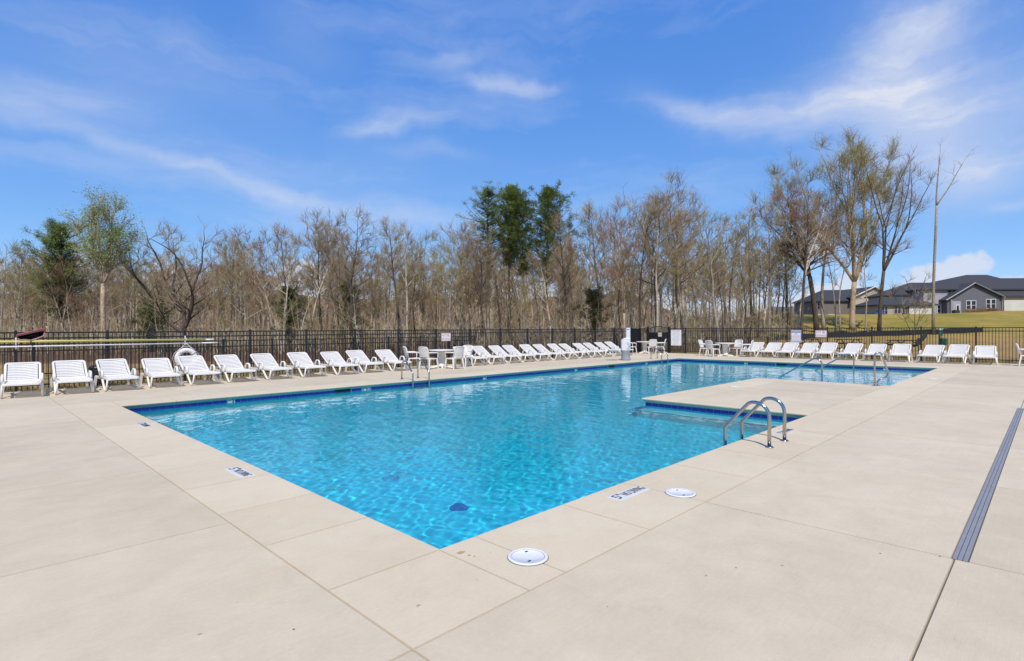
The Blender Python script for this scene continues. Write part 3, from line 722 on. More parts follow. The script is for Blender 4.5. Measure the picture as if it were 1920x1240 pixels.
# ------------------------------------------------------------------ loungers
def bow_slat(w, d, th, sag):
    """slat across x, slightly bowed; origin in its middle"""
    fr_ = []
    n = 6
    for i in range(n+1):
        x = -w/2+w*i/n; z = -sag*(1-(2*x/w)**2)
        fr_.append((Vector((x, 0, z)), Vector((0, 1, 0)), Vector((0, 0, 1))))
    e = 0.006
    return MB().sweep([(-d/2+e, -th/2), (d/2-e, -th/2), (d/2, 0), (d/2-e, th/2), (-d/2+e, th/2), (-d/2, 0)], fr_, smooth=False)
LW = 0.66
back_slat = bow_slat(LW-0.085, 0.052, 0.018, 0.024).mesh('slat', MAT['plastic'])
seat_slat = bow_slat(LW-0.085, 0.066, 0.020, 0.010).mesh('slat', MAT['plastic'])
def rrect(w, h, r, n=4):
    P = []
    for cx, cy, a0 in ((w/2-r, h-r, 0), (-w/2+r, h-r, 90), (-w/2+r, r, 180), (w/2-r, r, 270)):
        for k in range(n+1):
            a = R_(a0+90*k/n); P.append((cx+r*math.cos(a), cy+r*math.sin(a)))
    return P
def make_lounger():
    root = empty('sun_lounger')
    HZ, HY, BL, BA = 0.335, 0.88, 0.765, R_(32.5)
    # seat frame with raised front edge
    m = MB()
    P = rrect(LW, 0.95, 0.05); cen = [(Vector((x, y-0.07, HZ-0.005)), Vector((x, y-0.47, 0)).normalized() if False else None, None) for x, y in P]
    loop = [Vector((x, y-0.07, HZ)) for x, y in P]
    fr_ = []
    for i, p in enumerate(loop):
        t = (loop[(i+1) % len(loop)]-loop[i-1]).normalized(); fr_.append((p, t.cross(UP), UP))
    m.sweep([(-0.022, -0.034), (0.022, -0.034), (0.026, 0.0), (0.018, 0.020), (-0.018, 0.020), (-0.026, 0.0)], fr_, smooth=False, closed=True)
    m.build('seat_frame', MAT['plastic'], root)
    for k in range(10): link('slat', seat_slat, root, (0, 0.005+0.083*k, HZ+0.008))
    # back: leaning frame with slats
    bk = empty('backrest', (0, HY, HZ+0.01)); bk.parent = root
    m = MB(); P = rrect(LW, BL, 0.06)
    loop = [Vector((x, y, 0)) for x, y in P]; fr_ = []
    for i, p in enumerate(loop):
        t = (loop[(i+1) % len(loop)]-loop[i-1]).normalized(); fr_.append((p, t.cross(UP), UP))
    m.sweep([(-0.024, -0.020), (0.024, -0.020), (0.026, 0.0), (0.018, 0.016), (-0.018, 0.016), (-0.026, 0.0)], fr_, closed=True)
    bk.rotation_euler = (BA, 0, 0)
    m.build('back_frame', MAT['plastic'], bk)
    for k in range(10): link('slat', back_slat, bk, (0, 0.063+0.0712*k, 0.004))
    # prop bar behind the back
    m = MB()
    for s in (-1, 1): m.tube([(s*0.27, HY+0.36, HZ+0.22), (s*0.27, HY+0.50, HZ-0.02)], 0.016, 6)
    m.tube([(-0.27, HY+0.50, HZ-0.02), (0.27, HY+0.50, HZ-0.02)], 0.016, 6); m.build('prop', MAT['plastic'], root)
    for s in (-1, 1):
        x = s*(LW/2+0.012)
        # side rail running back under the backrest
        m = MB(); m.rbox(min(x-0.022, x+0.022), max(x-0.022, x+0.022), 0.85, 1.52, HZ-0.05, HZ+0.01, 0.008); m.build('side_rail', MAT['plastic'], root)
        # arm: rounded loop
        xa = s*(LW/2+0.035)
        ap = [(xa, 0.50, HZ-0.02), (xa, 0.50, HZ+0.10), (xa, 0.525, HZ+0.16), (xa, 0.57, HZ+0.185), (xa, 0.72, HZ+0.185), (xa, 0.77, HZ+0.16), (xa, 0.80, HZ+0.10), (xa, 0.83, HZ-0.02)]
        m = MB(); m.tube(ap, [0.034, 0.030, 0.028, 0.028, 0.028, 0.028, 0.030, 0.034], 8, sx=0.8); m.build('arm', MAT['plastic'], root)
        # front leg: a U of two struts meeting at the foot
        lp = [(xa, 0.56, HZ), (xa*1.0, 0.40, HZ-0.15), (xa*1.01, 0.235, 0.05), (xa*1.01, 0.17, 0.022), (xa*1.005, 0.09, 0.035), (xa*0.99, 0.03, 0.12), (xa*0.95, -0.01, HZ-0.02)]
        m = MB(); m.tube(lp, [0.040, 0.036, 0.034, 0.032, 0.030, 0.028, 0.030], 8, sx=0.75)
        m.v = [(p[0], p[1], max(p[2], 0.0)) for p in m.v]; m.build('leg', MAT['plastic'], root)
        # rear leg
        m = MB(); m.sweep([(-0.03, -0.045), (0.03, -0.045), (0.03, 0.045), (-0.03, 0.045)], [(Vector((xa, 1.36, HZ)), Vector((1, 0, 0)), Vector((0, 1, 0))), (Vector((xa*1.06, 1.42, 0.0)), Vector((0.75, 0, 0)), Vector((0, 0.65, 0)))]); m.build('leg', MAT['plastic'], root)
    return root
loung = make_lounger()
lounger_n = [0]; rl = random.Random(11)
def place_lounger(x, y, rz, lab, grp):
    o = loung if lounger_n[0] == 0 else copy_tree(loung)
    lounger_n[0] += 1
    o.location = (x, y, 0.001); o.rotation_euler = (0, 0, rz); setp(o, lab, 'lounger', grp)
    for ch in o.children:
        if ch.name.startswith('backrest'): ch.rotation_euler = (R_(32.5+rl.choice((-1.8, -0.8, 0, 0, 0.7, 1.6))), 0, 0)
    return o
# left row before the first table: x of each left front leg, measured
LX = [0.79, 1.79, 2.79, 3.80, 4.82, 5.86, 7.02, 8.16, 9.36, 10.45, 11.62]
for i, x in enumerate(LX):
    where = 'at the cut end of the row' if i == 0 else f'{ORD[i]} from the cut end of the row'
    place_lounger(x+0.35, 17.42+0.022*i+rl.uniform(-.06, .06), R_(rl.gauss(0, 2.2)), f'white slatted lounger under the wood-side fence, {where}', 'loungers along the long fence before the first table')
LX2 = [15.62+1.06*i for i in range(12)]
for i, x in enumerate(LX2):
    place_lounger(x+0.33, 17.55+rl.uniform(-.07, .07), R_(rl.gauss(0, 2.2)), f'white slatted lounger past the first round table, {ORD[i]} after it', 'loungers along the long fence between table and lift')
RY = [11.38, 10.48, 9.60, 8.68, 7.76, 6.76, 5.70, 4.66, 3.64, 2.74, 1.71]
for i, y in enumerate(RY):
    place_lounger(30.0+rl.uniform(-.06, .06), y+0.33, -math.pi/2+R_(rl.gauss(0, 2.2)), f'white slatted lounger in the far row below the houses, {ORD[i]} from its table', 'loungers along the far fence')

# ------------------------------------------------------------------ tables and chairs
def make_table():
    r = empty('round_table')
    m = MB(); m.lathe([(0.50, 0.700), (0.525, 0.705), (0.53, 0.725), (0.52, 0.738), (0.50, 0.742), (0.02, 0.742)], 40); m.build('table_top', MAT['plastic'], r)
    m = MB(); m.lathe([(0.165, 0.06), (0.15, 0.09), (0.135, 0.40), (0.16, 0.64), (0.24, 0.70)], 20); m.build('pedestal', MAT['plastic'], r)
    for k in range(4):
        a = R_(45+90*k); d = Vector((math.cos(a), math.sin(a), 0)); n_ = Vector((-d.y, d.x, 0))
        m = MB(); m.sweep([(-0.045, 0), (0.045, 0), (0.035, 1), (-0.035, 1)], [(d*0.05+UP*0.03, n_, UP*0.09), (d*0.22+UP*0.03, n_, UP*0.075), (d*0.40+UP*0.0, n_*0.9, UP*0.055), (d*0.45, n_*0.8, UP*0.04)]); m.build('foot', MAT['plastic'], r)
    return r
def make_chair():
    r = empty('resin_armchair')
    W, D = 0.50, 0.46
    m = MB()
    fr_ = []
    for i in range(7):
        y = -D/2+D*i/6; z = 0.425-0.018*math.sin(math.pi*i/6); fr_.append((Vector((0, y, z)), Vector((1, 0, 0)), UP))
    m.sweep([(-W/2, -0.016), (W/2, -0.016), (W/2+.008, 0), (W/2, 0.014), (-W/2, 0.014), (-W/2-.008, 0)], fr_); m.build('seat', MAT['plastic'], r)
    # backrest: curved shell with slats and rounded top
    bk = empty('backrest', (0, -D/2+0.01, 0.43)); bk.parent = r; bk.rotation_euler = (R_(14), 0, 0)
    m = MB(); hw = 0.235
    ol = [(-hw, 0.04), (-hw*1.02, 0.25), (-hw*0.98, 0.42), (-hw*0.80, 0.465), (0, 0.485), (hw*0.80, 0.465), (hw*0.98, 0.42), (hw*1.02, 0.25), (hw, 0.04)]
    def bz(x): return -0.045*(1-(x/hw)**2)
    loop = [Vector((x, bz(x), z)) for x, z in ol]
    m.tube(loop, 0.020, 8, sx=1.0); m.build('back_frame', MAT['plastic'], bk)
    for k in range(6):
        z0 = 0.065+0.066*k; ww = 0.222
        fr2 = [(Vector((x, bz(x), z0)), Vector((0, 0, 1)), Vector((0, 1, 0))) for x in [ww*(-1+2*i/6) for i in range(7)]]
        s_ = MB(); s_.sweep([(0, -0.007), (0.056, -0.007), (0.056, 0.007), (0, 0.007)], fr2); s_.build('slat', MAT['plastic'], bk)
    for s in (-1, 1):
        m = MB(); m.tube([(s*(W/2+.01), -D/2-0.07, 0.66), (s*(W/2+.03), -D/2+.10, 0.665), (s*(W/2+.035), D/2-.06, 0.655), (s*(W/2+.03), D/2, 0.625), (s*(W/2+.015), D/2+.005, 0.55), (s*(W/2), D/2, 0.43)], [0.02, 0.026, 0.028, 0.026, 0.022, 0.024], 8); m.build('arm', MAT['plastic'], r)
        for (y0, y1, l0) in ((D/2-0.02, D/2+0.03, 0.43), (-D/2+0.02, -D/2-0.05, 0.43)):
            m = MB(); m.sweep([(-0.024, -0.024), (0.024, -0.024), (0.024, 0.024), (-0.024, 0.024)], [(Vector((s*(W/2-.015), y0, l0)), Vector((1.1, 0, 0)), Vector((0, 1.1, 0))), (Vector((s*(W/2+.02), y1, 0)), Vector((0.75, 0, 0)), Vector((0, 0.75, 0)))]); m.build('leg', MAT['plastic'], r)
    return r
table0 = make_table(); chair0 = make_chair(); used = {'t': False, 'c': False}
def place(src, key, x, y, rz, lab, cat, grp):
    o = src if not used[key] else copy_tree(src)
    used[key] = True; o.location = (x, y, 0.001); o.rotation_euler = (0, 0, rz); setp(o, lab, cat, grp); return o
def chair_at(x, y, tx, ty, lab, grp, turn=0.0): place(chair0, 'c', x, y, math.atan2(ty-y, tx-x)-math.pi/2+R_(turn), lab, 'chair', grp)
TG = 'round white tables on the deck'
place(table0, 't', 14.02, 17.85, 0.2, 'round white resin table among the loungers of the long fence row', 'table', TG)
cg = 'chairs around the first table'
chair_at(12.95, 18.35, 14.02, 17.95, 'white armchair standing side-on at the lounger end of the first table', cg)
chair_at(13.15, 17.55, 14.02, 17.95, 'white armchair nearest the ladder at the first table', cg, -14)
chair_at(13.95, 16.95, 14.05, 17.9, 'white armchair turning its back to the pool at the first table', cg, 6)
chair_at(15.0, 17.62, 14.0, 17.85, 'white armchair facing the pool lounger side at the first table', cg, 30)
place(table0, 't', 30.55, 18.35, 0.5, 'round white resin table by the gate behind the pool lift', 'table', TG)
cg = 'chairs around the gate table'
chair_at(29.75, 18.85, 30.55, 18.35, 'white armchair half hidden behind the pool lift', cg)
chair_at(29.95, 17.55, 30.55, 18.35, 'white armchair between the pool lift and the far ladder', cg)
chair_at(30.95, 17.5, 30.55, 18.35, 'white armchair nearest the gate', cg)
place(table0, 't', 30.2, 13.05, 0.1, 'round white resin table beside the far lounger row', 'table', TG)
cg = 'chairs around the far row table'
chair_at(30.15, 14.15, 30.2, 13.1, 'white armchair at the far row table, on its gate side', cg)
chair_at(29.30, 13.35, 30.2, 13.05, 'white armchair at the far row table, its back to the pool', cg)
chair_at(31.1, 12.85, 30.2, 13.05, 'white armchair at the far row table, on its fence side', cg)
chair_at(30.45, 12.0, 30.2, 13.05, 'white armchair at the far row table, on its lounger side', cg)
place(chair0, 'c', 30.2, 0.72, math.pi+0.05, 'white armchair cut by the frame past the last far lounger', 'chair', 'chairs around the unseen table')

# ------------------------------------------------------------------ pool lift
MAT['lift_white'] = simple('lift_cover_white', (0.68, 0.67, 0.67), 0.45, var=0.05)
MAT['lift_grey'] = simple('lift_base_grey', (0.23, 0.26, 0.27), 0.5, var=0.1)
o = empty('pool_lift', (23.35, 15.10, 0), R_(-45)); setp(o, 'grey and white pool lift with tall mast at the pool edge', 'pool lift')
m = MB(); m.lathe([(0.24, 0.0), (0.25, 0.04), (0.22, 0.09), (0.21, 0.42), (0.23, 0.50)], 20); m.build('base', MAT['lift_grey'], o)
m = MB(); m.rbox(-0.22, 0.22, -0.15, 0.15, 0.50, 1.02, 0.04); m.add([(-.20, -.14, 1.021), (.21, -.14, 1.021), (.21, .14, 1.021), (-.20, .14, 1.021), (.0, -.12, 1.11), (.21, -.12, 1.11), (.21, .12, 1.11), (.0, .12, 1.11)], [(0, 1, 5, 4), (1, 2, 6, 5), (2, 3, 7, 6), (3, 0, 4, 7), (4, 5, 6, 7)]); m.build('cover', MAT['lift_white'], o)
m = MB(); m.rbox(0.02, 0.22, -0.09, 0.09, 1.10, 1.60, 0.02); m.build('mast', MAT['lift_white'], o)
m = MB(); m.box(0.04, 0.16, -0.094, -0.091, 1.50, 1.55); m.build('label_plate', MAT['lift_grey'], o)
m = MB(); m.tube([(0.05, -0.19, 0.88), (0.20, -0.25, 0.78), (0.02, -0.27, 0.55)], 0.014, 6); m.build('arm', MAT['lift_grey'], o)
m = MB(); m.rbox(-0.86, -0.36, -0.22, 0.22, 0.42, 0.50, 0.03); m.build('seat', MAT['lift_grey'], o)
m = MB(); m.tube([(-0.24, 0, 0.40), (-0.60, 0, 0.42)], 0.035, 8); m.build('boom', MAT['lift_white'], o)
m = MB(); m.rbox(-0.92, -0.55, -0.18, 0.18, 0.30, 0.34, 0.012); m.build('footrest', MAT['plastic'], o)
# ------------------------------------------------------------------ terrain
def dl(x, y): return x*0.7127+y*0.7015, x*0.7015-y*0.7127          # depth and sideways offset seen from the pool corner
def from_dl(d, l): return d*0.7127+l*0.7015, d*0.7015-l*0.7127
def sst(a, b, v):
    t = np.clip((v-a)/(b-a), 0, 1); return t*t*(3-2*t)
def ground_z(x, y):
    x = np.asarray(x, float); y = np.asarray(y, float)
    d, l = dl(x, y); q = l/np.maximum(d, 5.0)
    d = np.maximum(d, 0.1)
    bank = sst(0.28, 0.46, q)*sst(46, 84, d)*3.6+sst(0.74, 0.95, q)*sst(56, 84, d)*0.5
    hill = (1-sst(0.20, 0.43, q))*sst(64, 135, d)*8.8
    hill = hill*(1+0.16*np.sin(x*0.13+1.1)*np.cos(y*0.10)+0.10*np.sin(x*0.31-y*0.27)+0.07*np.sin(0.7*x+0.5*y))
    behind = sst(60, 160, -dl(x, y)[0])*2.0
    return -0.10+bank+hill+behind
def gz(x, y): return float(ground_z(x, y))
def lines(a, b, near, far):
    out = [a]
    c = a
    while c < b-1e-6:
        dist = abs(c-15)
        c = min(b, c+near+max(0, dist-35)*far); out.append(c)
    return out
gxl = sorted(set([round(v, 3) for v in lines(-420, 420, 1.6, 0.07)]+[-8.0, 31.7])); gyl = sorted(set([round(v, 3) for v in lines(-420, 420, 1.6, 0.07)]+[-8.0, 19.3]))
GX, GY = np.meshgrid(np.array(gxl), np.array(gyl), indexing='ij'); GZ = ground_z(GX, GY)
rg = np.random.RandomState(2)
outside = ~((GX > -8.5) & (GX < 32.5) & (GY > -8.5) & (GY < 20.2))
GZ = GZ+np.where(outside, rg.uniform(-0.03, 0.03, GZ.shape), 0)
gv = np.arange(GX.size).reshape(GX.shape); cx = (GX[:-1, :-1]+GX[1:, 1:])/2; cy = (GY[:-1, :-1]+GY[1:, 1:])/2
kp = ~((cx > -8) & (cx < 31.7) & (cy > -8) & (cy < 19.3))
gq = np.stack([gv[:-1, :-1][kp], gv[1:, :-1][kp], gv[1:, 1:][kp], gv[:-1, 1:][kp]], -1)
gme = bpy.data.meshes.new('ground'); gme.from_pydata(np.stack([GX.ravel(), GY.ravel(), GZ.ravel()], -1).tolist(), [], gq.tolist())
gme.polygons.foreach_set('use_smooth', [True]*len(gme.polygons))
D_, L_ = dl(GX, GY); Q_ = L_/np.maximum(D_, 5)
wood = np.clip(sst(30.5, 34, D_-np.clip(Q_*18, -4, 6)+rg.uniform(-1.5, 1.5, D_.shape))*(1-sst(0.40, 0.50, Q_))*(D_ > 0), 0, 1)
hillg = sst(0.36, 0.5, Q_)*sst(50, 62, D_)
col = gme.attributes.new('zone', 'FLOAT_COLOR', 'POINT')
col.data.foreach_set('color', np.stack([wood.ravel(), hillg.ravel(), np.zeros(D_.size), np.ones(D_.size)], -1).ravel().astype(np.float32))
m, t, b = new_mat('ground_cover')
pos = N(t, 'ShaderNodeNewGeometry').outputs['Position']
at = N(t, 'ShaderNodeAttribute', attribute_name='zone'); zs = N(t, 'ShaderNodeSeparateColor', ins={0: at.outputs[0]})
n1 = noise(t, 0.30, 8, 0.75, pos, dist=0.5); n2 = noise(t, 3.0, 6, 0.7, pos); n3 = noise(t, 18, 4, 0.7, pos); n4 = noise(t, 0.13, 4, 0.6, pos)
dry = mixc(t, N(t, 'ShaderNodeMapRange', ins={0: n2, 1: 0.35, 2: 0.65}).outputs[0], (0.30, 0.185, 0.075), (0.43, 0.29, 0.12))
dry = mixc(t, N(t, 'ShaderNodeMapRange', ins={0: n1, 1: 0.50, 2: 0.66, 3: 0.0, 4: 0.8}).outputs[0], dry, (0.135, 0.15, 0.035))
grn = mixc(t, N(t, 'ShaderNodeMapRange', ins={0: n1, 1: 0.44, 2: 0.58}).outputs[0], (0.42, 0.27, 0.075), (0.27, 0.225, 0.048))
grn = mixc(t, N(t, 'ShaderNodeMapRange', ins={0: n4, 1: 0.45, 2: 0.62, 3: 0.0, 4: 0.7}).outputs[0], grn, (0.19, 0.195, 0.035))
lit = mixc(t, N(t, 'ShaderNodeMapRange', ins={0: n2, 1: 0.3, 2: 0.7}).outputs[0], (0.075, 0.045, 0.026), (0.175, 0.105, 0.060))
lit = mixc(t, N(t, 'ShaderNodeMapRange', ins={0: n3, 1: 0.45, 2: 0.75, 3: 0.0, 4: 0.5}).outputs[0], lit, (0.24, 0.17, 0.10))
c = mixc(t, zs.outputs[1], dry, grn); c = mixc(t, zs.outputs[0], c, lit)
t.links.new(c, b.inputs['Base Color']); b.inputs['Roughness'].default_value = 0.95; b.inputs['Specular IOR Level'].default_value = 0.1
bump(t, b, math_(t, 'ADD', n3, n2), 0.8, 0.08)
gme.materials.append(m); gme.update()
setp(link('ground', gme), 'dry straw coloured grass and leaf litter', kind='structure')

# grass tufts along the outside of the fences
def blades(name, spots, hmin, hmax, mats, seed, per=9):
    r = random.Random(seed); mb = MB()
    for (x, y) in spots:
        for k in range(per):
            a = r.uniform(0, 6.28); px_, py_ = x+r.uniform(-.12, .12), y+r.uniform(-.12, .12); h = r.uniform(hmin, hmax); le = r.uniform(0.0, 0.6)*h; w = 0.006
            z = gz(px_, py_)-0.02
            ca, sa = math.cos(a), math.sin(a)
            mb.add([(px_-sa*w, py_+ca*w, z), (px_+sa*w, py_-ca*w, z), (px_+ca*le*.4+sa*w*.6, py_+sa*le*.4-ca*w*.6, z+h*.6), (px_+ca*le, py_+sa*le, z+h)], [(0, 1, 2), (0, 2, 3)], r.randrange(len(mats)))
    return setp(mb.build(name, mats), 'dry and green grass blades outside the fences', 'grass', kind='stuff')
rr_ = random.Random(4)
sp = [(rr_.uniform(-1, 31), 19.75+abs(rr_.gauss(0, 1.3))) for _ in range(2600)]+[(32.2+abs(rr_.gauss(0, 2.0)), rr_.uniform(-3, 19)) for _ in range(2200)]
blades('grass', sp, 0.05, 0.20, [simple('straw_blade', (0.36, 0.25, 0.09), 0.8), simple('green_blade', (0.14, 0.17, 0.04), 0.8), simple('tan_blade', (0.42, 0.31, 0.14), 0.8)], 9)

# ------------------------------------------------------------------ trees
def bark(name, col, var=0.35): return simple(name, col, 0.9, var=var, scale=5.0, bmp=0.5, spec=0.15)
BK = {'grey': bark('grey_bark', (0.31, 0.265, 0.205)), 'pale': bark('pale_bark', (0.54, 0.46, 0.35)), 'dark': bark('dark_bark', (0.095, 0.075, 0.060)), 'pine': bark('pine_bark', (0.21, 0.145, 0.105)), 'tan': bark('tan_bark', (0.42, 0.33, 0.225))}
TW = {'brown': simple('brown_twigs', (0.275, 0.200, 0.110), 0.9, var=0.3, scale=1.5), 'grey': simple('grey_twigs', (0.335, 0.262, 0.160), 0.9, var=0.3, scale=1.5), 'red': simple('reddish_twigs', (0.29, 0.175, 0.10), 0.9, var=0.3, scale=1.5), 'olive': simple('olive_twigs', (0.29, 0.24, 0.105), 0.9, var=0.3, scale=1.5)}
def leafmat(name, col):
    m, t, b = new_mat(name)
    n = noise(t, 1.3, 3)
    t.links.new(ramp(t, n, (0.3, tuple(c*0.65 for c in col)), (0.7, tuple(min(1, c*1.3) for c in col))), b.inputs['Base Color'])
    b.inputs['Roughness'].default_value = 0.7; b.inputs['Specular IOR Level'].default_value = 0.2
    tr = N(t, 'ShaderNodeBsdfTranslucent'); t.links.new(b.inputs['Base Color'].links[0].from_socket, tr.inputs[0])
    mx = N(t, 'ShaderNodeMixShader', ins={0: 0.3, 1: b.outputs[0], 2: tr.outputs[0]})
    out_ = [q for q in t.nodes if q.type == 'OUTPUT_MATERIAL'][0]; t.links.new(mx.outputs[0], out_.inputs[0])
    return m
LF = {'fresh': leafmat('fresh_green_leaf', (0.29, 0.40, 0.12)), 'olive': leafmat('olive_bud', (0.28, 0.265, 0.065)), 'rust': leafmat('rust_bud', (0.38, 0.19, 0.09)), 'pine': leafmat('pine_needle', (0.165, 0.215, 0.055)), 'cedar': leafmat('cedar_needle', (0.12, 0.14, 0.05)), 'yellow': leafmat('yellow_green_bud', (0.33, 0.29, 0.06)), 'pink': leafmat('pink_blossom', (0.42, 0.10, 0.26))}
def perp(d, r):
    a = Vector((r.gauss(0, 1), r.gauss(0, 1), r.gauss(0, 1))); a = a-d*a.dot(d)
    return a.normalized() if a.length > 1e-4 else d.orthogonal().normalized()
def branch_path(p, d, L, n, wander, trop, r):
    P = [p.copy()]; d = d.copy()
    for i in range(n):
        d = (d+perp(d, r)*wander*r.uniform(0.3, 1)+Vector((0, 0, trop))).normalized(); p = p+d*(L/n); P.append(p.copy())
    return P
def twig(mb, p, q, w):
    """thin three-sided stick"""
    d = (q-p); u = d.orthogonal().normalized()*w; v = d.normalized().cross(u)
    a, b, c = p+u, p-u*0.5+v*0.87, p-u*0.5-v*0.87
    mb.add([a, b, c, q], [(0, 1, 3), (1, 2, 3), (2, 0, 3)])
class Spec:
    def __init__(s, **k):
        s.h = 13; s.r = 0.15; s.clear = 0.45; s.limbs = 13; s.up = 0.55; s.spread = 0.33; s.sub = 6; s.tw = 6; s.fine = 3; s.wander = 0.10; s.fork = None; s.leaves = 0; s.leafsize = 0.09; s.lean = (0, 0); s.tww = 0.011; s.leaf_zmin = 0.0; s.trop = 0.05; s.dead = False; s.depth = 1; s.split = 2
        for a, b in k.items(): setattr(s, a, b)
def grow(seed, s):
    """returns (trunk MB, crown MB, leaf MB) for a bare broadleaf tree"""
    r = random.Random(seed); T, K, LM = MB(), MB(), MB(); ends = []
    def trunkline(p, d, L, r0, r1, n=9, wander=None):
        P = branch_path(p, d, L, n, s.wander*0.5 if wander is None else wander, 0.02, r)
        T.tube(P, [r0*(1.25 if (i == 0 and p.z < 0.1) else 1)+(r1-r0)*i/n for i in range(n+1)], 8); return P
    def limb(p, d, L, r0, lvl):
        n = 6 if lvl == 1 else 4
        P = branch_path(p, d, L, n, 0.16 if lvl == 1 else 0.22, s.trop, r)
        if lvl == 1: T.tube(P, [r0*(1-0.78*i/n) for i in range(n+1)], 5, cap=False)
        else: K.tube(P, [max(r0*(1-0.75*i/n), 0.006) for i in range(n+1)], 4, cap=False)
        cnt = s.sub if lvl == 1 else s.tw
        for k in range(cnt):
            tpos = r.uniform(0.25, 1.0); i = min(n-1, int(tpos*n)); q = P[i].lerp(P[i+1], tpos*n-i) if tpos < 1 else P[-1]
            dd = (P[i+1]-P[i]).normalized(); nd = (dd*r.uniform(0.75, 1.1)+perp(dd, r)*r.uniform(0.45, 0.95)+Vector((0, 0, 0.15))).normalized()
            if lvl == 1: limb(q, nd, L*r.uniform(0.32, 0.58)*(1.1-0.4*tpos), max(r0*0.42, 0.014), 2)
            else:
                l3 = r.uniform(0.35, 0.85)*(0.6+0.05*s.h); e = q+nd*l3*0.55; nd2 = (nd+perp(nd, r)*0.3+Vector((0, 0, 0.12))).normalized(); e2 = e+nd2*l3*0.5
                K.tube([q, e, e2], [s.tww*1.15, s.tww, s.tww*0.4], 3, cap=False, smooth=False); ends.append(e2)
                for j in range(s.fine):
                    b0 = q.lerp(e, r.uniform(0.2, 1)) if j % 2 else e.lerp(e2, r.uniform(0.1, 1)); fd = (nd+perp(nd, r)*r.uniform(0.5, 1.0)+Vector((0, 0, 0.2))).normalized()
                    ee = b0+fd*r.uniform(0.18, 0.5); twig(K, b0, ee, s.tww*0.62); ends.append(ee)
        if lvl == 2: ends.append(P[-1])
    base_d = Vector((s.lean[0], s.lean[1], 1)).normalized()
    stems = s.fork or [(0.0, 0.0, 1.0, 0.0, 1.0)]
    if s.fork:
        fz = s.fork[0][4]*s.h
        P0 = trunkline(Vector((0, 0, -0.15)), base_d, fz+0.15, s.r, s.r*0.8, 5)
        starts = [(P0[-1]-Vector((0, 0, 0.02)), Vector((f[0], f[1], f[2])).normalized(), (s.h-fz)*f[3], s.r*0.62) for f in s.fork]
    else: starts = [(Vector((0, 0, -0.15)), base_d, s.h*0.93, s.r)]
    def stem(p, d, L, r0, depth, c0, nl):
        n = 10 if depth == 0 else 6
        frac = 1.0 if depth == 0 else 0.42
        P = trunkline(p, d, L*frac, r0, 0.022 if depth == 0 else r0*0.62, n, s.wander)
        for k in range(nl):
            tp = c0+(1-c0)*((k+r.uniform(0, 0.9))/nl); i = min(n-1, int(tp*n)); q = P[i].lerp(P[i+1], tp*n-i)
            a = k*2.4+r.uniform(-0.5, 0.5); up = s.up+r.uniform(-0.2, 0.3); dd = Vector((math.cos(a), math.sin(a), up)).normalized()
            rel = (tp-c0)/(1-c0+1e-6)
            Ll = s.h*s.spread*(1.12-0.72*rel if depth == 0 else 0.95)*r.uniform(0.7, 1.15)
            if s.dead and r.random() < 0.6: Ll *= 0.4
            limb(q, dd, Ll, max(0.02, r0*(1-0.8*tp*frac)*0.5), 1)
        if depth == 0: limb(P[-1], (P[-1]-P[-2]).normalized(), s.h*0.07, 0.02, 2)
        else:
            de = (P[-1]-P[-2]).normalized(); m_ = s.split
            a0 = r.uniform(0, 6.28)
            for k in range(m_):
                a = a0+6.28*k/m_; side = Vector((math.cos(a), math.sin(a), 0)); side = side-de*side.dot(de)
                stem(P[-1]-de*0.03, (de+side*r.uniform(0.16, 0.34)+Vector((0, 0, 0.08))).normalized(), L*(1-frac)*r.uniform(0.85, 1.05), r0*0.55, depth-1, 0.12, max(3, int(nl*0.8)))
    for (p, d, L, r0) in starts:
        stem(p, d, L, r0, s.depth if s.fork else 0, s.clear if not s.fork else 0.25, max(3, int(s.limbs/len(starts))))
    if s.leaves:
        for k in range(s.leaves):
            e = r.choice(ends)
            if e.z < s.leaf_zmin*s.h: continue
            e = e+Vector((r.gauss(0, .10), r.gauss(0, .10), r.gauss(0, .10))); u = Vector((r.gauss(0, 1), r.gauss(0, 1), r.gauss(0, 1))).normalized()*s.leafsize*r.uniform(0.6, 1.3); v = u.orthogonal().normalized()*u.length*0.7
            LM.add([e-u*.5, e+v*.4, e+u*.5, e-v*.4], [(0, 1, 2, 3)])
    return T, K, LM
def needles(mb, c, R, n, r, ln, w):
    for k in range(n):
        d = Vector((r.gauss(0, 1), r.gauss(0, 1), r.gauss(0.25, 1))).normalized(); p = c+d*R*r.uniform(0.0, 0.75); q = p+(d+Vector((r.gauss(0, .3), r.gauss(0, .3), r.gauss(.15, .3)))).normalized()*ln*r.uniform(0.7, 1.2)
        s_ = d.orthogonal().normalized()*w
        mb.add([p-s_, p+s_, q], [(0, 1, 2)])
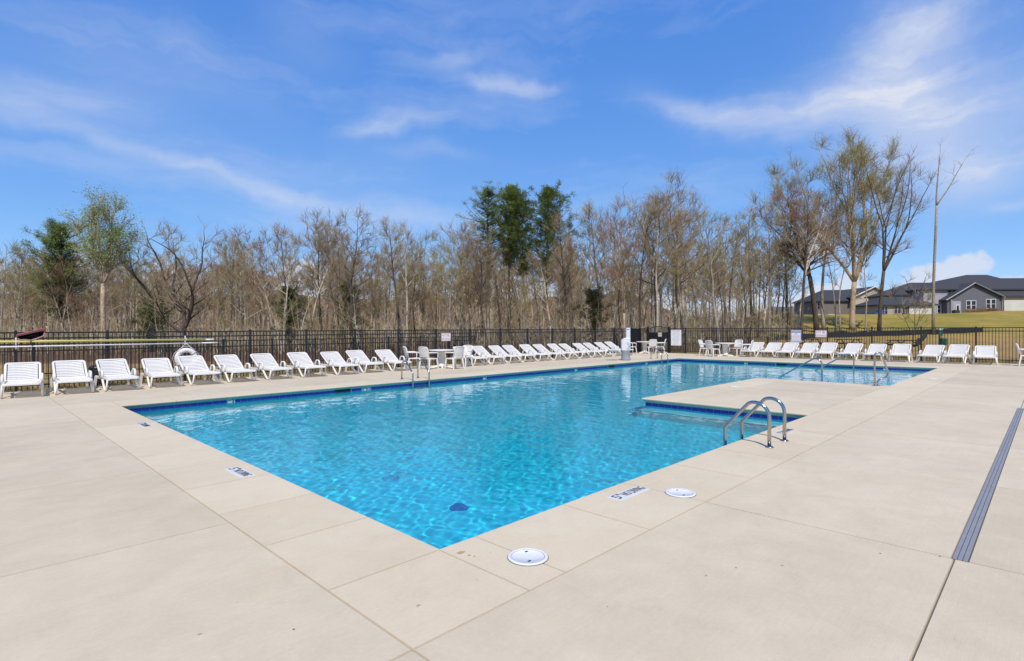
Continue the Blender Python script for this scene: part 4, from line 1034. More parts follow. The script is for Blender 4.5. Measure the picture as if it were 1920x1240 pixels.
def grow_pine(seed, h, r0, crown0, width, tufts, dense=1.0, tr=0.34):
    r = random.Random(seed); T, K, LM = MB(), MB(), MB()
    P = branch_path(Vector((0, 0, -0.15)), Vector((0, 0, 1)), h*0.97, 12, 0.03, 0.02, r)
    T.tube(P, [r0*(1-0.86*i/12) for i in range(13)], 9)
    nb = int(tufts/4)
    for k in range(nb):
        tp = crown0+(1-crown0)*((k+r.random())/nb); i = min(11, int(tp*12)); q = P[i].lerp(P[i+1], tp*12-i)
        rel = (tp-crown0)/(1-crown0); prof = min(1.0, 0.5+1.6*rel)*math.sqrt(max(0.03, 1-rel**2.6))
        a = k*2.4+r.uniform(-.6, .6); L = width*0.5*prof*r.choice((0.3, 0.5, 0.75, 0.95, 1.25))
        B = branch_path(q, Vector((math.cos(a), math.sin(a), r.uniform(0.0, 0.45))).normalized(), L, 4, 0.2, 0.12, r)
        K.tube(B, [0.045*(1-.7*j/4) for j in range(5)], 4, cap=False)
        for j in range(4):
            c = B[-1] if j == 0 else B[r.randrange(1, 5)]+Vector((r.gauss(0, .22), r.gauss(0, .22), r.gauss(.1, .18)))
            needles(LM, c, tr*r.uniform(0.75, 1.15), int(34*dense), r, 0.24, 0.028)
    for j in range(7): needles(LM, P[-1]+Vector((r.gauss(0, .3), r.gauss(0, .3), r.gauss(-.2, .3))), tr*0.8, 34, r, 0.24, 0.028)
    for k in range(6):   # dead stubs under the crown
        tp = crown0*r.uniform(0.55, 0.98); i = int(tp*12); a = r.uniform(0, 6.28)
        K.tube(branch_path(P[i], Vector((math.cos(a), math.sin(a), 0.15)).normalized(), r.uniform(.5, 1.4), 3, .2, 0, r), [0.03, .022, .015, .008], 4, cap=False)
    return T, K, LM
def tree_obj(name, TKL, mats, loc, rz, sc, lab, cat, grp=None):
    root = empty(name, loc, rz); root.scale = (sc, sc, sc); setp(root, lab, cat, grp)
    T, K, LM = TKL
    T.build('trunk', mats[0], root); 
    if K.v: K.build('crown', mats[1], root)
    if LM.v: LM.build('foliage', mats[2], root)
    return root
def at_px(px, D):
    l = (px-960)/FPX*D; x, y = from_dl(D, l); return x, y
def hz(px): return 616.0-(px-960)*0.00433
def h_for(px, ytop, D):
    x, y = at_px(px, D); return 1.6+(hz(px)-ytop)*D/FPX-gz(x, y)
def put(name, px, ytop, D, spec, seed, mats, lab, cat='tree', grp=None, rz=0.0):
    x, y = at_px(px, D); h = h_for(px, ytop, D); spec.h = h
    return tree_obj(name, grow(seed, spec), mats, (x, y, gz(x, y)), rz, 1.0, lab, cat, grp)
AX = math.atan2(Rv.y, Rv.x)        # local +x to the right as seen from the pool
# --- single trees one can pick out
put('tulip_tree', 193, 380, 38, Spec(r=0.17, fork=[(-0.30, 0.05, 1, 0.86, 0.47), (-0.06, -0.1, 1, 1.0, 0.47), (0.14, 0.1, 1, 0.98, 0.47), (0.50, 0, 1, 0.62, 0.47)], limbs=24, up=0.8, spread=0.15, sub=5, tw=5, fine=2, leaves=9000, leafsize=0.095, leaf_zmin=0.5, tww=0.008), 21, (BK['tan'], TW['grey'], LF['fresh']), 'tall forked tree in fresh green leaf behind the yellow pole', rz=AX)
put('crooked_tree', 352, 425, 40, Spec(r=0.24, fork=[(-0.75, 0.1, 0.85, 0.95, 0.16), (-0.20, 0.3, 1, 1.02, 0.16), (0.28, -0.1, 1, 1.0, 0.16)], limbs=18, up=0.6, spread=0.26, sub=5, tw=5, fine=2, wander=0.30, tww=0.009, leaves=500, leafsize=0.05), 33, (BK['dark'], TW['grey'], LF['olive']), 'dark crooked bare tree with twisting limbs near the life ring', rz=AX)
x, y = at_px(118, 52); tree_obj('evergreen_tree', grow_pine(5, h_for(118, 420, 52), 0.24, 0.24, 6.9, 760, 1.3, 0.56), (BK['dark'], BK['dark'], LF['pine']), (x, y, gz(x, y)), 0.4, 1.0, 'broad dark green pine at the left end of the wood', 'tree')
for i, (px, yt, w, seed, lab, c0) in enumerate(((916, 350, 6.4, 41, 'tall pine, first of the four green pines from the NO DIVING sign', 0.46), (953, 345, 5.4, 42, 'tall slender pine with the highest narrow crown, second of the four', 0.52), (988, 354, 5.6, 43, 'tall pine with a thin crown, third of the four green pines', 0.46), (1024, 345, 7.4, 44, 'tall pine with the widest crown, last of the four green pines', 0.40))):
    D = 57+(i % 2)*2; x, y = at_px(px, D)
    tree_obj('pine_tree', grow_pine(seed, h_for(px, yt, D), 0.19, c0, w, 480 if w < 6.5 else 640, 1.1, 0.44), (BK['pine'], BK['dark'], LF['pine']), (x, y, gz(x, y)), i*1.3, 1.0, lab, 'tree', 'four pines above the bare wood')
big = Spec(r=0.31, fork=[(-0.50, 0.1, 1, 0.98, 0.26), (-0.20, -0.25, 1, 1.0, 0.26), (0.02, 0.25, 1, 1.0, 0.26), (0.22, -0.2, 1, 1.0, 0.26), (0.56, 0.1, 1, 1.0, 0.26)], limbs=26, up=0.9, spread=0.17, sub=8, tw=6, fine=3, tww=0.012, leaves=30000, leafsize=0.105, leaf_zmin=0.55, trop=0.10, depth=1, split=3)
put('large_tree', 1598, 275, 62, big, 51, (BK['tan'], TW['olive'], LF['olive']), 'largest tree, wide vase shaped crown with olive buds above the houses', rz=AX)
put('forked_tree', 1648, 305, 60, Spec(r=0.20, fork=[(-0.16, 0, 1, 0.95, 0.36), (0.05, 0.1, 1, 0.95, 0.36), (0.34, -0.1, 1, 1.0, 0.36), (0.50, 0.1, 1, 1.05, 0.36)], limbs=18, up=0.8, spread=0.12, sub=5, tw=4, fine=2, tww=0.011), 52, (BK['dark'], TW['brown'], LF['olive']), 'dark tree forking low into long straight limbs beside the largest tree', rz=AX)
put('thin_tree', 1750, 285, 58, Spec(r=0.14, fork=[(-0.06, 0, 1, 0.98, 0.70), (0.62, 0.0, 1, 0.92, 0.70)], limbs=6, up=0.8, spread=0.035, sub=2, tw=2, fine=1, wander=0.05, tww=0.010, depth=0, trop=0.02), 53, (BK['grey'], TW['grey'], LF['olive']), 'solitary thin tree standing in front of the grey house', rz=AX)
put('leaning_tree', 1532, 360, 60, Spec(r=0.28, lean=(-0.16, 0), fork=[(-0.75, 0, 1, 0.95, 0.40), (-0.30, 0.1, 1, 1.0, 0.40), (-0.16, -0.1, 1, 0.7, 0.40)], limbs=24, up=0.6, spread=0.22, sub=6, tw=6, fine=3, leaves=1500, leafsize=0.08, leaf_zmin=0.45), 54, (BK['dark'], TW['red'], LF['rust']), 'thick leaning tree with rust red buds at the edge of the wood', rz=AX)
put('straight_tree', 1545, 360, 61, Spec(r=0.22, clear=0.5, limbs=14, up=0.9, spread=0.20), 55, (BK['grey'], TW['grey'], LF['olive']), 'straight grey tree right behind the leaning tree', rz=0.4)
for i, (px, yt, lab) in enumerate(((1566, 420, 'thin bare sapling between leaning and largest tree'), (1578, 380, 'thin dark bare tree just before the largest trunk'), (1622, 470, 'short thin bare tree between the two largest trunks'))):
    put('slender_tree', px, yt, 59-i, Spec(r=0.09, clear=0.4, limbs=8, up=0.8, spread=0.13, sub=4, tw=4, fine=2, wander=.14), 56+i, (BK['grey'], TW['brown'], LF['olive']), lab, rz=i*1.0)
put('bare_sapling', 1712, 520, 48, Spec(r=0.05, fork=[(-0.5, 0.2, 1, .9, 0.15), (0.1, 0, 1, 1, 0.15), (0.6, 0.1, 1, 0.8, 0.15)], limbs=9, up=0.6, spread=0.2, sub=4, tw=3, fine=2, tww=.007), 60, (BK['dark'], TW['grey'], LF['olive']), 'small multi stemmed bare sapling in front of the white garage', rz=AX)
put('budding_tree', 1282, 350, 56, Spec(r=0.20, clear=0.42, limbs=18, up=0.7, spread=0.30, leaves=1500, leafsize=0.085, leaf_zmin=0.5), 61, (BK['pale'], TW['olive'], LF['yellow']), 'bare tree with a haze of yellow green buds right of the pines', rz=0.3)
put('greening_tree', 1172, 366, 58, Spec(r=0.17, clear=0.5, limbs=15, up=0.8, spread=0.22, leaves=900, leafsize=0.09, leaf_zmin=0.72), 62, (BK['grey'], TW['grey'], LF['fresh']), 'bare tree with pale green leaf only at its very top', rz=1.3)
put('dead_tree', 1240, 330, 57, Spec(r=0.18, clear=0.5, limbs=9, up=0.9, spread=0.16, sub=3, tw=2, fine=1, wander=0.2, dead=True), 63, (BK['pale'], TW['grey'], LF['olive']), 'dead pale snag whose antler like tips rise above the wood', rz=0.8)
put('dead_tree', 655, 392, 50, Spec(r=0.15, clear=0.45, limbs=9, up=0.8, spread=0.17, sub=3, tw=3, fine=1, wander=0.26, dead=True), 64, (BK['dark'], TW['grey'], LF['olive']), 'dark half dead tree with a bent upper limb amid the wood', rz=0.8)
for i, (px, yt, D, w, lab) in enumerate(((540, 535, 45, 3.4, 'small dark cedar low in the wood above the ninth lounger'), (660, 530, 46, 3.0, 'small dark cedar low in the wood beside the half dead tree'), (285, 560, 46, 2.6, 'small dull cedar deep in the wood behind the crooked tree'), (1112, 540, 47, 3.0, 'small dull cedar deep in the wood right of the pines'))):
    x, y = at_px(px, D); tree_obj('cedar_tree', grow_pine(70+i, h_for(px, yt, D), 0.10, 0.12, w, 170, 1.0, 0.36), (BK['dark'], BK['dark'], LF['cedar']), (x, y, gz(x, y)), i, 1.0, lab, 'tree', 'small cedars in the wood')
x, y = at_px(168, 47); tree_obj('redbud_tree', grow(80, Spec(h=2.9, r=0.04, clear=0.2, limbs=9, up=0.5, spread=0.4, sub=4, tw=4, fine=2, leaves=700, leafsize=0.05)), (BK['dark'], TW['grey'], LF['pink']), (x, y, gz(x, y)), 0, 1.0, 'small redbud in pink bloom low behind the leaf net', 'tree')
# --- the wood: bare trees of several builds, each placed on its own
protos = []
for k in range(12):
    sp_ = Spec(h=13, r=0.13+0.012*(k % 4), clear=(0.34, 0.45, 0.52, 0.40)[k % 4], limbs=(15, 13, 12, 17)[k % 4], up=(0.65, 0.85, 0.95, 0.55)[k % 4], spread=(0.27, 0.21, 0.17, 0.31)[k % 4], sub=6, tw=5, fine=2, wander=(0.08, 0.12, 0.07, 0.18)[k % 4], tww=0.0115, leaves=(1000, 0, 900, 1500, 0, 1000, 0, 0, 1800, 1000, 0, 700)[k], leafsize=0.075, leaf_zmin=0.4)
    if k in (4, 9): sp_.fork = [(-0.18, 0.1, 1, 0.98, 0.10+0.02*k), (0.20, -0.1, 1, 1.0, 0.10+0.02*k)]
    T, K, LM = grow(200+k, sp_)
    bkm = BK[('grey', 'pale', 'dark', 'grey', 'tan', 'grey', 'pale', 'dark', 'grey', 'tan', 'dark', 'pale')[k]]; twm = TW[('brown', 'grey', 'brown', 'olive', 'brown', 'red', 'grey', 'brown', 'olive', 'red', 'grey', 'brown')[k]]
    lfm = LF[('olive', 'olive', 'olive', 'yellow', 'olive', 'rust', 'olive', 'olive', 'yellow', 'rust', 'olive', 'olive')[k]]
    protos.append((T.mesh('trunk', bkm), K.mesh('crown', twm), LM.mesh('foliage', lfm) if LM.v else None))
SKY = [(-60, 440), (0, 445), (60, 455), (130, 470), (240, 490), (300, 500), (400, 480), (450, 432), (510, 440), (560, 392), (610, 420), (660, 405), (700, 450), (760, 385), (800, 430), (850, 415), (900, 440), (960, 450), (1040, 440), (1075, 395), (1120, 385), (1170, 380), (1240, 360), (1290, 350), (1340, 365), (1390, 385), (1440, 350), (1490, 335), (1530, 380)]
def skyline(px):
    for (a, ya), (b, yb) in zip(SKY, SKY[1:]):
        if a <= px <= b: return ya+(yb-ya)*(px-a)/(b-a)
    return 420
rt = random.Random(77)
ntree = 0
px = -50.0
# landmarks along the foot of the wood, to say which tree is which
LAND = [(0, 'first lounger'), (140, 'second lounger'), (225, 'third lounger'), (300, 'fourth lounger'), (340, 'life ring'), (385, 'fifth lounger'), (455, 'sixth lounger'), (525, 'seventh lounger'), (590, 'eighth lounger'), (650, 'ninth lounger'), (705, 'tenth lounger'), (745, 'left-wall ladder'), (785, 'first table'), (830, 'NO DIVING sign'), (880, 'first lounger past the table'), (925, 'second lounger past the table'), (960, 'tallest pine'), (1000, 'fourth lounger past the table'), (1035, 'sixth lounger past the table'), (1080, 'eighth lounger past the table'), (1125, 'last loungers before the lift'), (1180, 'pool lift'), (1225, 'gate'), (1268, 'POOL RULES sign'), (1310, 'fence past the rules sign'), (1352, 'far row table'), (1400, 'first far row lounger'), (1450, 'second far row lounger'), (1490, 'NOTICE sign'), (1535, 'second NO DIVING sign')]
taken = {}
def wood_label(nm, px, f, D):
    lm = min(LAND, key=lambda q: abs(q[0]-px))[1]
    size = 'tall' if f > 0.86 else ('middling' if f > 0.66 else 'low')
    place_ = 'wood edge' if D < 50 else ('mid wood' if D < 58 else 'deep wood')
    lab = f'{size} {nm} barked bare tree, {place_}, above {lm}'
    taken[lab] = taken.get(lab, 0)+1
    return lab if taken[lab] == 1 else f'{lab}, {ORD[taken[lab]-1]} along'
while px < 1505:
    k = rt.choice((0, 1, 2, 2, 3, 4, 5, 6, 7, 7, 8, 8, 9, 10, 10, 11))
    if px > 1150 and rt.random() < 0.35: k = rt.choice((5, 9, 3, 8))
    front = rt.random() < 0.55
    D = rt.uniform(43, 53) if front else rt.uniform(53, 66)
    if px > 1400: D = rt.uniform(55, 66)
    f = rt.uniform(0.84, 1.07) if rt.random() < 0.40 else rt.uniform(0.38, 0.76)
    yt = hz(px)-(hz(px)-skyline(px))*f*0.97
    x, y = at_px(px, D); z = gz(x, y); h = h_for(px, yt, D)
    nm = ('grey', 'pale', 'dark', 'grey', 'tan', 'grey', 'pale', 'dark', 'grey', 'tan', 'dark', 'pale')[k]
    root = empty('bare_tree', (x, y, z), rt.uniform(0, 6.28)); s_ = h/13.0; root.scale = (s_*rt.uniform(.85, 1.05), s_*rt.uniform(.85, 1.05), s_)
    setp(root, wood_label(nm, px, f, D), 'tree', f'{nm} barked trees of the wood')
    link('trunk', protos[k][0], root); link('crown', protos[k][1], root)
    if protos[k][2]: link('foliage', protos[k][2], root)
    ntree += 1
    px += rt.choice((3.5, 6, 8, 10, 13, 19))*rt.uniform(0.8, 1.2)
print('wood trees', ntree)
# --- the depth of the wood: far trees on the slope that read as one mass
def arr(me):
    v = np.empty(len(me.vertices)*3, np.float32); me.vertices.foreach_get('co', v); f = [tuple(p.vertices) for p in me.polygons]; return v.reshape(-1, 3), f
far = []
for k in range(5):
    T, K, _ = grow(300+k, Spec(h=12, r=0.13, clear=0.35, limbs=10, up=0.8, spread=0.22, sub=5, tw=4, fine=1, tww=0.020))
    far.append((np.array([tuple(p) for p in T.v], np.float32), T.f, np.array([tuple(p) for p in K.v], np.float32), K.f))
rf = random.Random(8); Vs = []; Fs = []; Ms = []; off = 0
for i in range(330):
    D = rf.uniform(66, 112); px = rf.uniform(-160, 1470 if D < 90 else 1420)
    x, y = at_px(px, D); z = gz(x, y); k = rf.randrange(5); s_ = rf.uniform(0.62, 1.0); a = rf.uniform(0, 6.28); ca, sa = math.cos(a)*s_, math.sin(a)*s_
    M_ = np.array([[ca, -sa, 0], [sa, ca, 0], [0, 0, s_*rf.uniform(0.85, 1.1)]], np.float32)
    mi = rf.randrange(3)
    for V, F, m_ in ((far[k][0], far[k][1], mi), (far[k][2], far[k][3], 3+mi)):
        Vs.append(V@M_.T+np.array([x, y, z], np.float32)); Fs.extend([tuple(j+off for j in f) for f in F]); Ms.extend([m_]*len(F)); off += len(V)
me = bpy.data.meshes.new('far_wood'); me.from_pydata(np.concatenate(Vs).tolist(), [], Fs)
for mm in (BK['grey'], BK['pale'], BK['dark'], TW['brown'], TW['grey'], TW['olive']): me.materials.append(mm)
me.polygons.foreach_set('material_index', Ms); me.update()
setp(link('far_wood', me), 'brown bare wood receding up the slope', 'wood', kind='stuff')
# --- undergrowth
ru = random.Random(12); ub = MB()
for i in range(3600):
    D = ru.uniform(36.5, 70); px = ru.uniform(-90, 1500)
    if px > 1330: D = ru.uniform(50, 66)
    x, y = at_px(px, D); z = gz(x, y); h = ru.uniform(0.7, 4.2)*(1.0 if ru.random() < .6 else 0.5); mi = ru.randrange(4)
    p = Vector((x, y, z-.05)); d = Vector((ru.gauss(0, .16), ru.gauss(0, .16), 1)).normalized(); P = branch_path(p, d, h, 3, 0.12, 0.02, ru)
    rr0 = 0.010+0.005*h
    ub.tube(P, [rr0, rr0*.8, rr0*.55, rr0*.2], 3, mi, smooth=False, cap=False)
    for j in range(9):
        i0 = ru.randrange(1, 3); q = P[i0].lerp(P[i0+1], ru.random()); a = ru.uniform(0, 6.28); e = q+Vector((math.cos(a), math.sin(a), ru.uniform(.3, 1.3))).normalized()*ru.uniform(.3, .9)
        o0 = len(ub.f); twig(ub, q, e, 0.010)
        for q_ in range(o0, len(ub.f)): ub.m[q_] = mi
for i in range(1500):
    D = ru.uniform(70, 132); px = ru.uniform(-120, 1440)
    x, y = at_px(px, D); z = gz(x, y); h = ru.uniform(1.2, 4.6); mi = ru.randrange(4)
    for j in range(10):
        a = ru.uniform(0, 6.28); q = Vector((x+ru.gauss(0, .7), y+ru.gauss(0, .7), z+h*ru.uniform(0, .5))); e = q+Vector((math.cos(a)*.5, math.sin(a)*.5, ru.uniform(.7, 1.6))).normalized()*h*ru.uniform(.3, .6)
        o0 = len(ub.f); twig(ub, q, e, 0.03)
        for q_ in range(o0, len(ub.f)): ub.m[q_] = mi
setp(ub.build('undergrowth', [TW['brown'], TW['grey'], TW['olive'], BK['pale']]), 'tangled brown saplings and brush at the foot of the wood', 'undergrowth', kind='stuff')
# ------------------------------------------------------------------ houses on the bank
def siding(name, col, pitch=5.0):
    m, t, b = new_mat(name)
    pos = N(t, 'ShaderNodeTexCoord').outputs['Object']
    sz = N(t, 'ShaderNodeSeparateXYZ', ins={0: pos}).outputs[2]
    saw = math_(t, 'FRACT', math_(t, 'MULTIPLY', sz, pitch))
    n = noise(t, 0.8, 4)
    t.links.new(ramp(t, n, (0.3, tuple(c*0.93 for c in col)), (0.7, tuple(min(1, c*1.06) for c in col))), b.inputs['Base Color'])
    b.inputs['Roughness'].default_value = 0.7
    bump(t, b, math_(t, 'SUBTRACT', 1.0, saw), 1.0, 0.03)
    return m
SD = {'grey': siding('grey_lap_siding', (0.115, 0.118, 0.135)), 'light': siding('light_grey_siding', (0.33, 0.325, 0.37)), 'cream': siding('cream_siding', (0.56, 0.54, 0.47)), 'tan': siding('tan_siding', (0.46, 0.39, 0.295)), 'beige': siding('beige_siding', (0.37, 0.33, 0.275)), 'brown': siding('shaded_brown_grey_siding', (0.155, 0.135, 0.12))}
def shingle(name, col):
    m, t, b = new_mat(name); n = noise(t, 9, 3, 0.7); n2 = noise(t, 0.7, 3)
    c = mixc(t, n2, ramp(t, n, (0.3, tuple(x*0.7 for x in col)), (0.7, tuple(x*1.3 for x in col))), col)
    t.links.new(c, b.inputs['Base Color']); b.inputs['Roughness'].default_value = 0.9; bump(t, b, n, 0.5, 0.02); return m
RFM = shingle('charcoal_shingle', (0.040, 0.041, 0.047)); RFB = shingle('brown_grey_shingle', (0.125, 0.110, 0.092))
MAT['trim'] = simple('white_house_trim', (0.62, 0.62, 0.62), 0.5)
MAT['greytrim'] = simple('grey_house_trim', (0.27, 0.27, 0.285), 0.5)
def glass_mat():
    m, t, b = new_mat('dark_window_glass'); b.inputs['Base Color'].default_value = (0.012, 0.014, 0.018, 1); b.inputs['Roughness'].default_value = 0.06; return m
MAT['glass'] = glass_mat()
def house_part(root, name, mb, mat): return mb.build(name, mat, root)
def wall_box(root, x0, x1, y0, y1, z0, z1, mat, name='wall'):
    m = MB(); m.box(x0, x1, y0, y1, z0, z1); return m.build(name, mat, root)
def gable_wall(root, x0, x1, xa, y0, y1, z0, ze0, ze1, za, mat):
    m = MB(); vs = [(x0, y0, z0), (x1, y0, z0), (x1, y0, ze1), (xa, y0, za), (x0, y0, ze0)]; vs += [(a, y1, c) for a, _, c in vs]
    m.add(vs, [(0, 1, 2, 3, 4), (9, 8, 7, 6, 5), (0, 5, 6, 1), (1, 6, 7, 2), (4, 9, 5, 0)]); return m.build('wall', mat, root)
def roof_planes(root, polys, mat, th=0.18, name='roof'):
    """each poly a list of 3d points (top side); solid slabs"""
    m = MB()
    for P in polys:
        n = len(P); vs = [tuple(p) for p in P]+[(p[0], p[1], p[2]-th) for p in P]
        m.add(vs, [tuple(range(n)), tuple(range(2*n-1, n-1, -1))]+[(i, n+i, n+(i+1) % n, (i+1) % n) for i in range(n)])
    return m.build(name, mat, root)
def window(root, x, z, w, h, y, trim='trim', mull=True):
    f = MB(); t = 0.09
    for a in ((x-t, x+w+t, z+h, z+h+t), (x-t, x+w+t, z-t, z), (x-t, x, z, z+h), (x+w, x+w+t, z, z+h)): f.box(a[0], a[1], y-0.09, y-0.003, a[2], a[3])
    fo = f.build('window', MAT[trim], root)
    p = MB(); p.box(x, x+w, y-0.035, y-0.004, z, z+h); p.build('pane', MAT['glass'], fo)
    g = MB(); g.box(x, x+w, y-0.06, y-0.036, z+h*0.5-0.03, z+h*0.5+0.03); g.build('meeting_rail', MAT[trim], fo)
    return fo
def hip(x0, x1, y0, y1, ze, zr, o=0.35, left=True, right=True, il=None, ir=None):
    """hip roof planes over a block"""
    x0 -= o; x1 += o; y0 -= o; y1 += o; ym = (y0+y1)/2; ins = (y1-y0)/2*0.85
    a = x0+((il or ins) if left else 0); b = x1-((ir or ins) if right else 0)
    pl = [[(x0, y0, ze), (x1, y0, ze), (b, ym, zr), (a, ym, zr)], [(x1, y1, ze), (x0, y1, ze), (a, ym, zr), (b, ym, zr)]]
    if left: pl.append([(x0, y1, ze), (x0, y0, ze), (a, ym, zr)])
    if right: pl.append([(x1, y0, ze), (x1, y1, ze), (b, ym, zr)])
    return pl
def house_root(px, ybase, D, lab, name='house'):
    x, y = at_px(px, D); z = 1.6+(hz(px)-ybase)*D/FPX
    r = empty(name, (x, y, z), AX); setp(r, lab, 'house', 'houses on the bank'); return r
# grey house, large, nearest
A = house_root(1775, 590, 86, 'grey gabled house with charcoal roofs at the end of the bank')
gable_wall(A, 0.1, 8.5, 4.15, 0, 7, -1.5, 2.45, 2.85, 4.75, SD['grey'])
roof_planes(A, [[(-0.35, -0.35, 2.28), (4.15, -0.35, 4.98), (4.15, 7.2, 4.98), (-0.35, 7.2, 2.28)], [(4.15, -0.35, 4.98), (8.85, -0.35, 2.75), (8.85, 7.2, 2.75), (4.15, 7.2, 4.98)]], RFM, 0.14)
m = MB(); m.tube([(-0.35, -0.38, 2.2), (4.15, -0.38, 4.88), (8.85, -0.38, 2.66)], 0.10, 4, smooth=False); m.build('barge_board', MAT['greytrim'], A)
# recessed porch at the left of the gable
wall_box(A, 0.4, 2.2, -0.04, 0.0, -1.4, 2.1, SD['light'], 'porch_wall')
m = MB(); m.box(0.42, 0.72, -0.30, -0.05, -1.4, 2.3); m.build('porch_post', MAT['greytrim'], A)
m = MB(); m.box(1.35, 2.0, -0.09, -0.045, -0.2, 1.55); dr = m.build('door', MAT['trim'], A); m = MB(); m.box(1.5, 1.85, -0.11, -0.091, 0.55, 1.4); m.build('pane', MAT['glass'], dr)
for x in (3.05, 3.85): window(A, x, 0.75, 0.62, 1.35, 0)
for x in (6.15, 6.95): window(A, x, 0.95, 0.60, 1.35, 0)
# two storey body behind
wall_box(A, -2.75, 15.5, 1.2, 10.9, -1.5, 4.05, SD['light'])
roof_planes(A, hip(-2.75, 15.6, 1.2, 11.0, 4.05, 6.75, il=11.2, ir=4.4), RFM)
roof_planes(A, hip(-5.3, 9.0, 4.0, 11.0, 3.35, 5.6, il=5.3, right=False), RFM)
wall_box(A, -5.2, -2.7, 4.0, 10.9, -1.5, 3.35, SD['light'])
window(A, -1.95, 2.75, 0.34, 0.48, 1.2, 'greytrim'); window(A, 1.1, 3.05, 0.5, 0.85, 1.2, 'greytrim'); window(A, 1.8, 3.05, 0.5, 0.85, 1.2, 'greytrim')
for x in (-0.55, 0.05): window(A, x, 0.30, 0.40, 1.2, 1.2)
for x in (-2.35, -1.90): m = MB(); m.box(x, x+0.30, 1.12, 1.197, -0.6, 1.15); m.build('dark_door', MAT['glass'], A)
# garage wing, cut by the frame
wall_box(A, 8.6, 24, -0.1, 7, -1.5, 2.35, SD['cream']); wall_box(A, 8.55, 24.05, -0.13, 7.03, 2.35, 2.85, SD['tan'], 'frieze')
roof_planes(A, hip(8.6, 26, -0.1, 10.5, 2.85, 6.1, left=False), RFM)
m = MB(); m.tube([(8.72, -0.45, 2.75), (8.72, -0.2, 2.3), (8.72, -0.2, -1.4)], 0.07, 6); m.build('downpipe', MAT['greytrim'], A)
# low wing towards the wood
wall_box(A, -13.0, -4.6, -3.5, 2.2, -2.0, 1.45, SD['beige'])
wall_box(A, -8.45, -4.75, -3.54, -3.5, -2.0, 1.15, SD['cream'], 'garage_wall')
roof_planes(A, hip(-13.0, -4.6, -3.5, 2.2, 1.45, 2.75), RFM)
for x in (-12.5, -12.05): window(A, x, 0.05, 0.32, 1.05, -3.5, 'greytrim')
for x in (-10.6, -10.1): window(A, x, 0.15, 0.34, 1.15, -3.5, 'greytrim')
for x in (-9.35, -8.95): m = MB(); m.box(x, x+0.28, -3.57, -3.503, -0.9, 1.05); m.build('dark_door', MAT['glass'], A)
m = MB(); m.box(-8.58, -8.46, -3.6, -3.5, -2, 1.5); m.build('downpipe', MAT['ink'], A)
for x, z, lab in ((0.95, -0.05, 'dark air conditioner by the porch of the grey house'), (6.55, 0.2, 'dark air conditioner under the window pair of the grey gable')):
    wx, wy = A.location.x+Rv.x*x-Fv.x*0.6, A.location.y+Rv.y*x-Fv.y*0.6
    o = empty('air_conditioner', (wx, wy, gz(wx, wy)), AX); setp(o, lab, 'air conditioner', 'air conditioners'); hgt = A.location.z+z+0.75-o.location.z
    m = MB(); m.rbox(-0.4, 0.4, -0.35, 0.35, 0, hgt-.06, 0.05); m.build('casing', simple('dark_unit_metal', (0.03, 0.03, 0.033), 0.6), o); m = MB(); m.lathe([(0.3, hgt-.06), (0.3, hgt-0.02), (0.1, hgt)], 16); m.build('fan_guard', MAT['black'], o)
for k in range(7):
    lx = 2.4+0.78*k; wx, wy = A.location.x+Rv.x*lx-Fv.x*1.1, A.location.y+Rv.y*lx-Fv.y*1.1
    zz = A.location.z-0.25
    tree_obj('shrub', grow(400+k, Spec(h=0.95, r=0.03, clear=0.08, limbs=10, up=0.5, spread=0.5, sub=3, tw=3, fine=1, leaves=260, leafsize=0.09)), (BK['dark'], TW['red'], LF['rust']), (wx, wy, min(zz, gz(wx, wy)+0.1)), k, 1.0, f'small russet shrub at the foot of the grey gable, {ORD[k]} from its porch', 'shrub', 'russet shrubs by the grey house')
# tan house
B = house_root(1545, 600, 104, 'tan gabled house half hidden behind the largest tree')
wall_box(B, 0, 8, 2.5, 11, -2, 3.75, SD['brown'])  # front wall in shade: the shade is put into the dark siding colour
roof_planes(B, hip(0, 10.4, 2.5, 11, 3.75, 6.1, right=False), RFM)
gable_wall(B, 6.5, 15.4, 10.4, 1.5, 11, -2, 4.35, 3.3, 6.2, SD['tan'])
roof_planes(B, [[(6.0, 1.2, 4.3), (10.4, 1.2, 6.4), (10.4, 11, 6.4), (6.0, 11, 4.3)], [(10.4, 1.2, 6.4), (15.9, 1.2, 3.15), (15.9, 11, 3.15), (10.4, 11, 6.4)]], RFM, 0.12)
m = MB(); m.tube([(6.0, 1.15, 4.18), (10.4, 1.15, 6.28), (15.9, 1.15, 3.03)], 0.13, 4, smooth=False); m.build('barge_board', MAT['trim'], B)
for x, z in ((0.1, 2.15), (0.65, 2.15)): window(B, x, z, 0.45, 1.1, 2.5, 'greytrim')
for x in (0.3, 2.3, 3.0): window(B, x, -0.3, 0.5, 1.35, 2.5)
window(B, 12.0, 1.4, 0.7, 1.0, 1.5)
# low far house
Cc = house_root(1455, 600, 118, 'low brown roofed house seen through the edge of the wood')
wall_box(Cc, -2, 8.5, 0, 7, -2, 1.2, SD['beige']); roof_planes(Cc, hip(-2, 8.5, 0, 7, 1.15, 2.95), RFB)
for x in (-1.0, 0.6, 2.2, 3.8, 5.4, 7.0): window(Cc, x, -0.3, 0.7, 1.0, 0)
# blue covered grill by the low wing
x, y = at_px(1649, 81); o = empty('covered_grill', (x, y, gz(x, y)), AX); setp(o, 'blue covered grill against the beige low wing', 'grill')
zb = 1.6+(hz(1649)-595)*81/FPX-gz(x, y)
m = MB(); m.rbox(-0.75, 0.75, -0.3, 0.3, 0, zb+0.65, 0.08); m.rbox(-0.35, 0.4, -0.25, 0.25, zb+0.65, zb+1.05, 0.08); m.build('cover', simple('blue_tarp', (0.03, 0.10, 0.33), 0.6), o)

